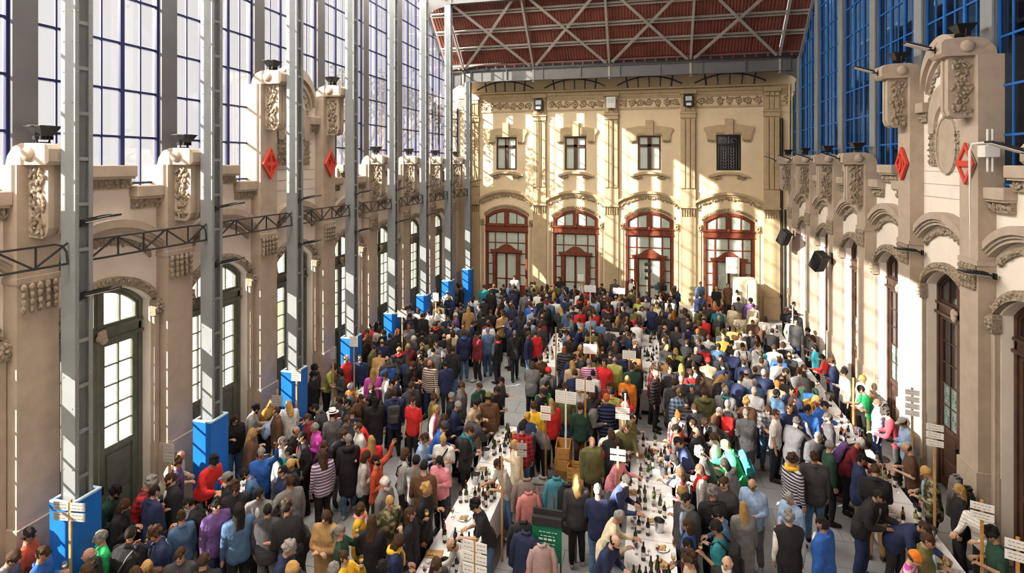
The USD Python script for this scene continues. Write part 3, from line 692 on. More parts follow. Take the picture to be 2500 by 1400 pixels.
def projector(label, loc, rz=0):
    t = thing('uplight', label, 'lamp', loc, rz)
    obj('yoke', MB().box(-.05, .05, -.09, .09, 0, .02).tube([(0, -.09, .01), (0, -.12, .1), (0, -.12, .2)], .014, 6).tube([(0, .09, .01), (0, .12, .1), (0, .12, .2)], .014, 6), 'black_metal', t)
    v = np.array([[-.09, -.09, .12], [.09, -.09, .12], [.09, .09, .12], [-.09, .09, .12], [-.17, -.17, .27], [.17, -.17, .27], [.17, .17, .27], [-.17, .17, .27]])
    h = trimesh.convex.convex_hull(v); hd = MB().add(h.vertices, h.faces).box(-.18, .18, -.18, .18, .27, .29)
    for k in range(4): hd.box(-.1, .1, -.1 + k * .06, -.085 + k * .06, .06, .12)
    obj('housing', hd, 'black_metal', t)
    obj('lens', MB().box(-.15, .15, -.15, .15, .29, .295), 'lens_glass', t)
    return t
u0 = None
for side, xx, sg in (('left', XL + .1, 1), ('right', XR - .1, -1)):
    for i in range(0 if side == 'left' else 2, 8):
        zt = (9.72 if i in (2, 3) else 7.58) + .365
        lab = f'black uplight on the {"tall " if i in (2, 3) else ""}console of the {side} wall, {ords[i]} pier from the camera'
        loc = (xx, py(i), zt)
        u0 = projector(lab, loc) if u0 is None else copy_of(u0, lab, loc, 0 if sg > 0 else 180)
for i in range(1, 8):
    zt = (9.72 if i in (2, 3) else 7.58) + .17
    led_flood(f'slim flood lamp on a right wall console, {ords[i]} pier from the camera', (XR - .58, py(i), zt), 180 - 8, -.35)
for i, nm in ((1, 'nearest'), (2, 'second')):
    led_flood(f'black slim flood lamp above the right wall door arches, {nm} to the camera', (XR + .2, py(i) + 2.45, 5.45), 180, -.1)
for k, x in enumerate(XP[1:4]):
    t = thing('wall_lamp', f'square floodlight hung high on the far wall, {["left", "centre", "right"][k]} of three', 'lamp', (x, YE - .27, 10.75), group='floodlights on the far wall pilasters')
    obj('bracket', MB().box(-.03, .03, -.02, .12, -.35, .35), 'black_metal', t)
    obj('housing', MB().box(-.24, .24, -.2, -.02, -.3, .3, .03), 'black_metal' if k != 1 else 'white_metal', t)
    obj('lens', MB().box(-.15, .15, -.212, -.2, -.02, .2), 'lens_glass', t); obj('ballast', MB().box(-.12, .12, -.22, -.2, -.26, -.12), 'white_metal', t)
for k, (x, y, z) in enumerate(((5.72, 26.6, 4.35), (5.7, 21.3, 4.2))):
    t = thing('loudspeaker', f'black loudspeaker tilted down on the right wall, {["farther", "nearer"][k]} of two', 'loudspeaker', (x, y, z))
    Rm = rotm(.5, 0, .5)
    b = MB().box(-.19, .19, -.2, .2, -.33, .33, .03); b.v[-1] = b.v[-1] @ Rm.T; obj('cabinet', b, 'black_metal', t)
    b = MB().box(-.16, .16, -.215, -.2, -.3, .3, .01); b.v[-1] = b.v[-1] @ Rm.T; obj('grille', b, 'iron', t)
    obj('bracket', MB().tube([(.05, 0, 0), (.42, .1, .12)], .025, 8).box(.39, .43, .02, .2, -.1, .3), 'black_metal', t)
# ---- red lozenge emblems on the tall piers
def emblem(label, x, y, kind, sg):
    t = thing('emblem', label, 'sign', (x, y, 7.6), 90 * sg)
    L = Polygon([(-.32, 0), (0, -.42), (.32, 0), (0, .42)])
    fr_ = lambda v: (np.c_[v[:, 0], v[:, 1], v[:, 2]], False)
    obj('plate', MB(fr_).extr(L, .02, .04), 'stone' if kind == 'bar' else 'emblem_red', t)
    ring = L.difference(affinity.scale(L, .74, .74))
    if kind == 'bar': art = ring.union(sbox(-.24, -.055, .24, .055).intersection(L)).union(sbox(-.2, -.02, .2, .06).intersection(L))
    elif kind == 'cross': art = ring.union(sbox(-.035, -.3, .035, .3)).union(sbox(-.2, -.05, .2, .05)).intersection(L)
    else: art = ring.union(unary_union([Point(-.2, 0).buffer(r + .03).difference(Point(-.2, 0).buffer(r - .02)) for r in (.2, .32)]).intersection(affinity.scale(L, .8, .8)).intersection(sbox(-.2, -1, 1, 1)))
    obj('relief', MB(fr_).extr(art, -.02, .02), 'emblem_red', t)
emblem('red lozenge emblem with a crossbar on the near tall pier of the right wall', XR - .06, py(2), 'bar', -1)
emblem('red lozenge emblem with curved bands on the far tall pier of the right wall', XR - .06, py(3), 'arc', -1)
emblem('red lozenge emblem with a cross on the near tall pier of the left wall', XL + .06, py(2), 'cross', 1)
emblem('red lozenge emblem with curved bands on the far tall pier of the left wall', XL + .06, py(3), 'arc', 1)
# ---- conduit and junction box on the right wall
cd = thing('conduit', 'white conduit climbing the near tall pier of the right wall to a junction box', 'conduit')
obj('pipe', MB().tube([(5.98, 12.5, 5.62), (5.98, 12.5, 7.85), (6.0, 12.45, 7.98), (6.15, 12.3, 8.0)], .025, 8), 'white_metal', cd)
obj('junction_box', MB().box(6.05, 6.3, 12.15, 12.4, 7.72, 7.95, .01), 'white_metal', cd)
obj('post', MB().tube([(6.12, 12.2, 7.45), (6.12, 12.2, 8.25)], .02, 6).tube([(6.2, 12.2, 7.45), (6.2, 12.2, 8.25)], .02, 6), 'white_metal', cd)

# ================================================================ OUTSIDE
obj('street', MB().box(-60, 60, -40, 80, -.4, -.26), 'paving_out', None, 'pale paving outside the hall', 'ground', kind='structure')
nb = thing('neighbour_building', 'dark neighbouring building seen through the blue right windows', 'building')
obj('facade', MB().box(10.2, 11, 0, 45, -.26, 17), 'brick_dark', nb)
for k in range(9):
    for z in (8.2, 11.6):
        f_ = obj('window_frame', MB().box(10.14, 10.2, 8 + k * 3.1, 9.5 + k * 3.1, z, z + 2), 'steel_dark', nb)
        obj('window_glass', MB().box(10.12, 10.14, 8.1 + k * 3.1, 9.4 + k * 3.1, z + .1, z + 1.9), 'dark_glass', f_)
obj('garden_wall', MB().box(-13.3, -13, 9.6, 10.5, -.26, 2.8).box(-13.34, -12.96, 9.56, 10.54, 2.8, 2.9), 'garden_wall', None, 'ochre garden wall outside the nearest left door', 'wall')
obj('garden_wall', MB().box(-14.3, -14, 17.5, 22, -.26, 2.1).box(-14.34, -13.96, 17.46, 22.04, 2.1, 2.2), 'garden_wall', None, 'ochre garden wall outside the third left door', 'wall')
tr = thing('tree', 'dark leafy tree outside the far end of the left windows', 'tree', (-15.2, 26.8, -.26))
rt = random.Random(11); tk = MB(); tips = []
def grow(p, d, r, L, lv):
    q = p + d * L; tk.tube([p, (p + q) / 2 + np.array([rt.uniform(-.1, .1) for _ in range(3)]) * L * .3, q], [r, r * .85, r * .7], 6)
    if lv == 0: tips.append(q); return
    for k in range(3):
        e = d + np.array([rt.uniform(-.75, .75), rt.uniform(-.75, .75), rt.uniform(-.15, .6)]); grow(q, e / np.linalg.norm(e), r * .62, L * .78, lv - 1)
grow(np.array([0, 0, 0.0]), np.array([.02, .03, 1.0]), .2, 5.6, 0); tips = []
for k in range(5):
    e = np.array([math.cos(k * 1.26) * .7, math.sin(k * 1.26) * .7, 1.0]); grow(np.array([0, 0, 5.5]), e / np.linalg.norm(e), .11, 2.6, 3)
obj('trunk', tk, 'bark', tr, smooth=40)
lv = MB()
for q in tips:
    for k in range(16):
        lv.ell(q + np.array([rt.gauss(0, .3) for _ in range(3)]), (.10, .06, .012), rotm(rt.uniform(0, 3), rt.uniform(0, 3), rt.uniform(0, 3)), ICO0)
obj('foliage', lv, 'leaf', tr, kind='stuff')
PEOPLE = """
0.63 8.20 266 0.980 st jacket:brown black short:black
-7.16 6.38 248 1.034 st jacket:charcoal black short:brown
-7.90 6.25 232 1.036 st jacket:charcoal black short:brown
-4.46 7.14 192 1.035 st jacket:grey black short:grey
-5.06 7.02 136 1.033 st jacket:brown black short:blond
-3.79 7.35 197 1.036 st jacket:navy black short:black
1.12 8.78 324 1.000 st jacket:black black bald:white beardwhite
-6.49 6.89 213 0.990 gl jacket:black black short:brown
0.62 8.70 276 1.021 gl sweater:beige black curly:brown
-3.16 7.79 62 0.968 gl jacket:charcoal black long:brown
-9.62 6.19 112 1.026 ln sweater:grey navy short:brown
-9.02 6.40 114 1.022 gl shirt:blue navy short:brown sunglasses
-8.26 6.60 301 1.003 st jacket:black black bald:grey
-7.45 6.81 57 0.931 ph jacket:brown black bob:blond
-6.98 6.98 25 0.985 st jacket:charcoal black short:brown glasses
-4.55 7.64 91 0.930 dr sweater:yellow black bun:brown
3.83 9.73 58 0.971 ph striped:magenta black beanie:orange
-5.51 7.42 106 1.018 ph jacket:navy navy curly:grey camera
4.19 10.09 57 1.011 gl jacket:olive black short:brown
0.62 9.20 288 0.955 gl jacket:black black long:black
-3.97 8.06 116 0.978 ph jacket:navy black bob:brown scarf:yellow
-8.07 7.06 199 1.015 gl jacket:black black short:black strap:grey
-9.65 6.69 125 1.014 st sweater:rust navy short:black
5.41 10.47 263 1.017 ph tee:darkgreen black curly:black
-8.57 7.03 330 0.972 st sweater:green navy short:grey glasses
-7.62 7.29 327 1.033 hh jacket:navy black curly:brown
1.10 9.49 255 1.036 gl tee:teal black short:black backpack:black
-0.78 9.08 63 0.987 ln shirt:navy navy bald:black beard
2.74 10.00 235 1.040 st jacket:blue black short:black
-4.91 8.11 111 0.959 dr sweater:darkgreen black ponytail:grey glasses
-2.80 8.78 312 0.984 bd shirt:lightgrey black bald:brown
0.62 9.70 258 0.937 st shirt:blue black bob:brown
2.26 10.16 187 1.002 st vest:black black curly:grey
-4.56 8.46 198 0.939 gl jacket:black black long:brown
1.21 9.98 274 1.014 ph jacket:denim navy short:black
-5.34 8.35 2 0.978 cr dress:camel brown bob:brown
-7.75 7.77 245 0.968 st shirt:denim black bun:brown
-0.78 9.58 93 0.998 ln sweater:cream grey short:grey
-4.00 8.84 104 0.948 dr dress:black black long:brown
-7.30 8.05 63 1.039 st sweater:purple navy short:black
5.72 11.45 304 0.988 ln striped:white black curly:brown
1.59 10.43 192 0.935 st coat:grey black long:blond
-9.10 7.76 119 0.967 ph jacket:black black bob:brown
-4.96 8.80 99 0.932 st jacket:yellow black bob:brown scarf:pink
0.62 10.20 317 1.029 st jacket:charcoal black short:black scarf:grey glasses
-4.49 8.96 47 1.004 gl camo:olive olive short:blond
4.20 11.16 37 1.015 bd jacket:navy black short:brown
-2.80 9.47 299 0.971 ln tee:black denim curly:black
1.09 10.47 195 1.024 gl jacket:black black curly:grey
-7.75 8.27 297 0.978 ln jacket:black black short:black
2.48 10.89 317 0.991 ph shirt:lightblue navy short:grey
-8.75 8.11 166 1.003 gl jacket:navy black short:black
-9.65 7.89 110 1.036 ln jacket:darkgreen black curly:black beard
-6.87 8.62 20 0.990 pk jacket:grey black short:black strap:lightgrey
-4.00 9.36 93 1.025 gl coat:black black curly:blond
-0.93 10.13 185 1.007 cr sweater:navy denim short:grey
3.74 11.35 58 1.036 ln jacket:black navy short:black
-7.37 8.59 32 1.031 gl jacket:black grey curly:brown
5.55 11.92 255 0.957 st jacket:black black long:blond
0.62 10.70 278 0.932 gl sweater:beige black long:blond
-9.28 8.23 122 1.035 ln plaid:red black curly:grey
-4.78 9.36 87 1.027 st jacket:grey charcoal short:white beardwhite glasses
1.33 10.91 323 1.025 st jacket:charcoal black short:brown
-6.50 8.96 232 1.037 hp sweater:grey charcoal short:brown
1.87 11.09 335 1.029 ph shirt:lightblue grey bald:brown glasses
-1.35 10.43 198 0.979 st jacket:charcoal black long:blond
-8.75 8.61 325 1.008 gl jacket:black navy short:brown beard
-7.75 8.92 290 0.985 gl jacket:black black cap:grey
-0.70 10.76 72 1.012 ln sweater:navy denim short:black
4.20 12.01 166 1.019 ph jacket:black camel short:brown
5.30 12.36 262 0.991 ph camo:charcoal black short:blond
0.62 11.20 268 0.969 gl striped:maroon black bob:brown
-4.27 9.98 193 1.038 gl sweater:brown black short:black
-7.48 9.34 311 0.985 ln shirt:denim navy short:black beard
1.00 11.52 266 0.944 gl striped:white black bob:brown scarf:red
2.75 12.04 117 1.038 st striped:navy black curly:brown scarf:yellow
1.69 11.78 254 0.978 ln jacket:grey black bob:black hood
-9.19 9.10 125 0.987 st plaid:purple black curly:brown
-5.34 10.11 103 0.994 up sweater:rust black short:black beard
-6.96 9.72 316 0.957 gl jacket:black black ponytail:blond
3.20 12.27 170 1.030 st jacket:charcoal denim short:brown
4.06 12.49 81 1.016 gl jacket:navy olive short:black
-4.59 10.36 184 0.972 st sweater:grey black short:black
-8.75 9.33 82 1.031 ln sweater:red black curly:black
-2.80 10.90 307 0.972 ln tee:lightgrey denim bob:brown
-4.17 10.64 352 0.933 gl sweater:pink black long:black
1.24 12.01 256 1.014 ln coat:charcoal black curly:grey
-7.75 9.76 30 1.013 up shirt:blue navy short:grey
-9.65 9.31 103 1.010 ln sweater:cream denim bald:brown beard
0.70 11.92 267 0.934 ln jacket:grey black bob:black
-6.56 10.12 233 0.977 st striped:purple black long:brown
-5.77 10.36 119 0.945 gl sweater:lightgrey black bob:brown
-0.79 11.68 82 0.971 ln sweater:pink grey long:brown
5.30 13.21 259 1.018 ph tee:brown black bald:brown
-7.34 10.05 288 0.970 dr shirt:teal black short:black
-5.01 10.64 125 0.946 gl sweater:lightgrey black bob:brown strap:black
1.82 12.46 273 1.039 ln jacket:green black short:blond backpack:teal
3.66 12.95 94 1.002 st sweater:darkgreen black short:grey
0.85 12.40 278 1.031 ln jacket:navy black short:black
-6.81 10.56 64 0.940 st coat:black black long:brown sunglasses
-7.75 10.34 119 0.979 gl shirt:white black short:grey
-2.80 11.62 295 0.937 gl coat:cream black bob:blond
-6.36 10.78 211 0.970 wk coat:black denim short:grey hood
-5.88 10.91 218 0.964 st jacket:red black long:blond
-7.31 10.57 316 1.017 pk jacket:black black short:black
4.14 13.44 57 1.023 ln sweater:maroon black short:white backpack:purple
-4.86 11.20 103 1.004 ph shirt:lightblue black short:brown
-4.39 11.39 1 0.965 gl tee:white grey bun:blond strap:black
3.53 13.43 15 1.004 ph jacket:black black short:grey
1.41 12.93 254 0.947 gl tee:white black ponytail:brown
0.62 12.84 277 1.025 gl sweater:grey black short:black sunglasses
-4.00 11.69 98 1.022 ph jacket:black black short:brown scarf:teal
-7.75 10.84 96 0.982 gl jacket:black black bald:brown
-8.75 10.63 128 0.937 gl jacket:brown black long:blond
-2.80 12.12 193 1.018 st plaid:red denim short:black
4.14 13.94 61 0.995 bd jacket:black black cap:black
-1.20 12.64 83 0.953 bd sweater:red black bob:brown
-4.80 11.76 101 1.026 ln jacket:blue black beanie:charcoal
-7.35 11.14 314 0.975 gl jacket:magenta black short:grey
5.72 14.49 268 1.024 ph hoodie:lightblue denim cap:lightgrey camera
3.16 13.86 127 1.021 hh jacket:black black short:black
0.62 13.34 279 0.995 gl jacket:red black bald:grey
-6.83 11.51 61 1.012 st jacket:charcoal black short:brown
-2.80 12.65 192 0.975 ln vest:navy black short:blond
-7.75 11.45 315 0.995 gl jacket:maroon black short:brown
-1.07 13.13 83 1.000 bd sweater:white grey short:grey
4.06 14.43 264 0.990 st jacket:black charcoal short:black beard
-4.78 12.26 111 0.967 gl jacket:black black bob:brown
-9.55 11.08 61 0.970 gl sweater:black denim long:brown
-4.31 12.42 147 0.992 bd jacket:charcoal black short:brown
5.72 14.99 260 1.019 ln sweater:maroon black curly:black
-2.46 13.01 294 0.992 bd shirt:grey black short:black
-7.37 11.78 223 0.980 st sweater:grey charcoal hat:white
0.62 13.84 20 0.956 gl shirt:white black bun:orange strap:black
1.70 14.12 295 1.005 bd vest:charcoal black short:brown
3.73 14.81 336 1.004 gl sweater:blue navy short:black
-5.13 12.62 102 0.978 gl tee:pink grey short:blond
-4.66 12.78 99 1.036 ph jacket:navy black short:grey
-9.65 11.57 118 0.981 ln sweater:lightgrey denim curly:black beard
-0.62 13.83 91 0.991 st jacket:beige grey beanie:white hood
-7.75 12.11 285 0.991 ln jacket:charcoal black short:black
-1.68 13.63 192 0.974 st sweater:darkgreen brown short:brown
-2.80 13.37 193 0.982 st sweater:yellow black short:brown
1.86 14.63 172 0.980 st jacket:grey black short:grey backpack:red
-4.27 13.10 78 0.994 gl coat:beige black short:black
2.82 14.87 359 0.950 ph plaid:grey denim long:brown
5.49 15.57 261 0.990 st plaid:lightblue navy short:brown
-9.26 11.90 136 0.991 bd shirt:lightblue black short:black
2.32 14.84 191 0.996 st coat:brown black curly:blond
-7.35 12.42 312 0.979 st jacket:black black short:black
-5.76 12.83 354 1.007 st tee:red black short:brown
-2.40 13.67 210 0.980 st jacket:red black long:blond
0.88 14.51 187 1.003 st puffer:black black short:black
-1.07 14.06 183 1.034 st puffer:navy black short:orange
3.95 15.32 64 1.008 ln jacket:blue black short:black
-5.32 13.08 122 1.024 st jacket:olive olive short:brown
-4.00 13.51 195 0.994 gl jacket:brown black beanie:olive
-6.82 12.84 219 0.947 st coat:black black long:black
-9.65 12.21 96 0.932 ln jacket:ochre black long:blond
-7.75 12.72 3 0.946 gl jacket:charcoal black long:brown
-4.98 13.45 110 0.973 st jacket:black black short:grey stripe
3.22 15.56 288 1.010 gl jacket:denim black short:black beard
-7.30 12.95 50 0.941 gl jacket:brown black long:brown
-2.80 14.07 73 1.035 ph jacket:black black cap:black
1.36 15.12 185 1.015 st jacket:olive black short:brown hood
-0.97 14.55 184 1.023 st shirt:lime black short:black
0.72 14.99 17 1.013 st plaid:lightblue denim short:brown beard
-6.46 13.19 206 0.995 st jacket:navy black short:brown backpack:charcoal
-1.47 14.52 335 0.947 gl jacket:black black bob:brown
1.91 15.40 343 1.000 st jacket:grey black short:grey scarf:teal
-4.01 14.01 76 1.013 ph jacket:black black short:black
-0.62 14.91 282 0.936 gl coat:red black long:brown
5.70 16.52 267 1.004 ln tee:green olive short:black
-4.89 13.94 100 1.030 st jacket:grey black short:brown
-6.20 13.62 55 1.037 gl jacket:charcoal black short:brown
-7.75 13.24 111 1.003 st sweater:grey denim short:grey scarf:orange
-7.25 13.44 98 0.974 st jacket:black black short:brown beard
-2.80 14.57 32 0.957 gl jacket:green black long:blond
-6.78 13.61 86 1.038 gl jacket:charcoal black short:black
-1.84 14.85 177 0.957 st coat:lightgrey black bob:blond
0.62 15.48 184 1.039 st jacket:charcoal charcoal short:brown
3.81 16.30 65 0.974 bd jacket:ochre black bob:blond
3.31 16.19 168 0.995 gl sweater:beige black short:orange
-4.51 14.25 57 0.976 gl jacket:darkgreen black short:brown
-4.00 14.51 84 1.034 gl jacket:charcoal black short:black
-1.09 15.30 349 0.960 gl sweater:maroon black long:brown
2.25 16.18 142 1.024 ln jacket:navy black short:black
2.77 16.32 175 0.971 st jacket:denim charcoal short:grey
4.20 16.72 176 0.967 st jacket:darkgreen black long:black backpack:blue
-2.28 15.10 359 0.938 ph jacket:charcoal black bob:brown
-6.34 14.10 55 0.984 st jacket:black black short:black
5.68 17.14 282 1.014 st shirt:white black short:blond
-1.64 15.31 16 0.991 st jacket:charcoal black short:black
0.83 15.97 197 0.989 st jacket:black grey short:grey
-2.78 15.07 30 0.932 gl jacket:black black long:black
-6.84 14.11 106 0.983 st jacket:navy black short:black
-0.62 15.79 352 0.967 gl jacket:orange black bob:blond
-9.21 13.68 94 1.014 gl jacket:black black curly:black
3.83 17.05 65 1.034 bd sweater:red black short:black
3.13 16.91 330 1.035 gl jacket:navy black short:grey
5.38 17.53 283 1.020 gl shirt:lightgrey black curly:black
-7.26 14.38 307 0.964 gl shirt:white black bun:brown
0.14 16.23 70 0.981 st puffer:charcoal black short:white
1.12 16.53 186 0.991 st sweater:red navy short:brown backpack:teal
-2.83 15.57 41 1.014 st jacket:grey black beanie:red scarf:grey
-7.75 14.48 209 0.973 st sweater:magenta black long:blond
-9.42 14.13 104 1.018 st jacket:black black curly:black
3.53 17.48 68 1.011 ln jacket:black black short:black
-0.52 16.51 192 1.013 st jacket:darkgreen black short:brown
-8.75 14.47 311 0.932 gl jacket:charcoal black bob:black
-7.52 14.92 47 1.029 gl jacket:blue black cap:charcoal
-6.90 15.11 84 1.027 ph jacket:black black short:brown glasses
-3.43 16.05 182 0.975 ln hoodie:grey black bob:brown
-9.36 14.62 92 0.985 ln tee:lime black short:brown
3.75 17.93 178 1.034 gl shirt:white black short:brown
-6.38 15.41 352 1.002 st striped:brown navy bald:brown beard tote
-2.25 16.45 207 0.975 gl jacket:beige black long:blond
4.20 18.14 57 0.973 ln coat:charcoal black short:brown
-1.79 16.66 192 0.995 st striped:magenta grey short:grey
1.68 17.54 180 1.001 st coat:beige olive beanie:red
5.39 18.53 264 1.002 ph sweater:navy charcoal cap:brown
3.25 18.02 179 0.997 st sweater:charcoal black short:brown
-7.75 15.36 229 1.003 st jacket:charcoal black bald:brown
-1.06 17.10 174 0.978 st jacket:lime black bald:grey
-9.01 15.12 91 1.016 st sweater:red black bald:brown
0.50 17.56 279 0.953 dr jacket:camel black bob:brown
-1.56 17.12 325 0.970 ph jacket:olive black short:black
3.83 18.47 168 1.004 gl jacket:blue black bald:brown
-3.32 16.69 41 0.996 gl jacket:brown black short:brown
5.43 19.02 265 0.988 ln sweater:red black short:black
-0.77 17.51 353 1.010 ph sweater:navy denim short:black
4.20 18.81 177 0.987 st jacket:charcoal black bald:brown
-2.10 17.27 107 0.980 st jacket:charcoal black short:brown
2.49 18.66 183 0.991 st jacket:navy denim short:black
-7.75 16.17 206 1.028 st jacket:black black bald:blond scarf:red
3.84 19.16 169 1.025 ln hoodie:white black short:brown
0.79 18.51 183 0.957 st jacket:lime olive bob:blond
-8.75 16.25 97 0.995 gl jacket:olive black short:brown
2.14 19.02 344 1.014 st jacket:denim black short:black
-2.72 17.88 354 0.949 st puffer:charcoal black bob:orange
2.90 19.29 1 1.025 gl tee:white black short:black backpack:red
3.38 19.43 220 1.028 st shirt:white denim short:brown backpack:teal
1.64 19.00 5 0.979 gl tee:red black short:black
5.30 20.05 267 0.950 gl jacket:teal black bob:black
-9.40 16.82 99 0.951 st coat:black black bob:brown
-7.75 17.44 304 1.006 gl jacket:charcoal black short:white
-2.66 18.82 338 1.013 ph sweater:black black bald:brown
-9.11 17.22 48 1.011 gl jacket:black black short:grey
-7.31 17.68 213 0.938 st jacket:olive black long:brown
2.43 20.17 173 0.990 st jacket:ochre black bald:blond
5.47 20.99 275 0.973 gl shirt:grey black bob:brown
1.94 20.12 174 0.971 st jacket:grey black short:brown
-5.14 18.44 246 0.962 st jacket:black black bob:brown scarf:red
-4.11 18.73 92 1.033 st sweater:navy denim short:brown
-5.82 18.31 318 1.022 st jacket:maroon black short:black
-6.32 18.33 204 1.015 st jacket:navy denim short:brown scarf:blue
-7.75 18.01 194 1.007 st coat:black black short:black
-4.61 18.80 204 0.998 wk jacket:black black short:grey
-2.85 19.28 290 1.011 st sweater:denim navy short:black
-9.65 17.59 89 1.017 st jacket:brown black short:brown
-9.17 17.72 87 1.025 ph jacket:black black short:brown
1.15 20.41 187 0.944 st coat:black black bob:black
-6.79 18.49 190 0.970 st coat:beige black bob:brown
-3.95 19.20 212 0.970 st sweater:red black short:brown
1.65 20.66 335 1.004 gl jacket:charcoal black short:orange
-5.64 18.96 197 0.994 st shirt:denim denim short:grey
5.48 21.81 256 0.984 st jacket:black black short:black
-8.84 18.27 56 0.961 gl jacket:black black bob:orange
3.38 21.65 192 0.954 bd tee:white denim bob:blond
-7.65 19.03 207 1.029 st coat:black black cap:black scarf:red
-8.75 19.14 85 0.969 gl jacket:charcoal black bob:brown
-4.65 20.29 72 0.989 ln jacket:black black short:brown
-5.27 20.84 34 0.978 ph jacket:navy black short:black
-9.13 19.93 65 1.015 gl jacket:navy black short:black
-7.41 20.53 280 1.003 st sweater:purple black short:white
-2.85 21.70 288 0.987 ln tee:grey black short:brown
3.44 23.39 172 0.955 st sweater:cream black bun:blond
-5.69 21.12 45 0.999 gl jacket:camel black short:brown
0.89 23.02 188 0.979 st jacket:brown black long:orange
-7.75 20.94 201 0.977 st jacket:olive black long:black
-4.19 21.89 111 0.996 st jacket:black black short:black
2.69 23.63 194 1.039 ln shirt:teal black curly:orange
3.88 23.98 140 0.999 bd sweater:beige black short:grey
-0.98 22.89 81 0.948 bd dress:red red short:blond
-9.63 20.82 115 1.020 st jacket:grey black short:brown
5.39 24.63 328 0.992 ph tee:black black cap:brown
-4.86 22.65 192 1.028 st jacket:blue black short:brown
-0.92 23.77 192 1.009 st jacket:charcoal charcoal short:brown
4.20 25.58 331 1.034 gl jacket:purple black curly:black
-9.25 22.27 83 0.972 gl sweater:maroon black bald:brown
-3.01 24.06 67 1.013 gl jacket:black black short:black
-0.50 24.80 331 0.978 gl sweater:lime black long:orange
3.75 25.98 172 0.988 st jacket:grey black short:black
-9.06 22.98 92 0.981 st jacket:brown black short:brown
-4.52 24.50 200 0.973 st coat:maroon black beanie:beige
-1.07 25.38 22 1.012 st jacket:black black short:brown
2.18 26.41 180 0.990 st jacket:navy denim short:black
-5.57 24.73 193 0.994 st sweater:grey grey short:brown
-9.05 23.87 181 1.018 gl shirt:white black bald:brown
-6.64 24.59 115 0.977 st jacket:navy black cap:black
"""
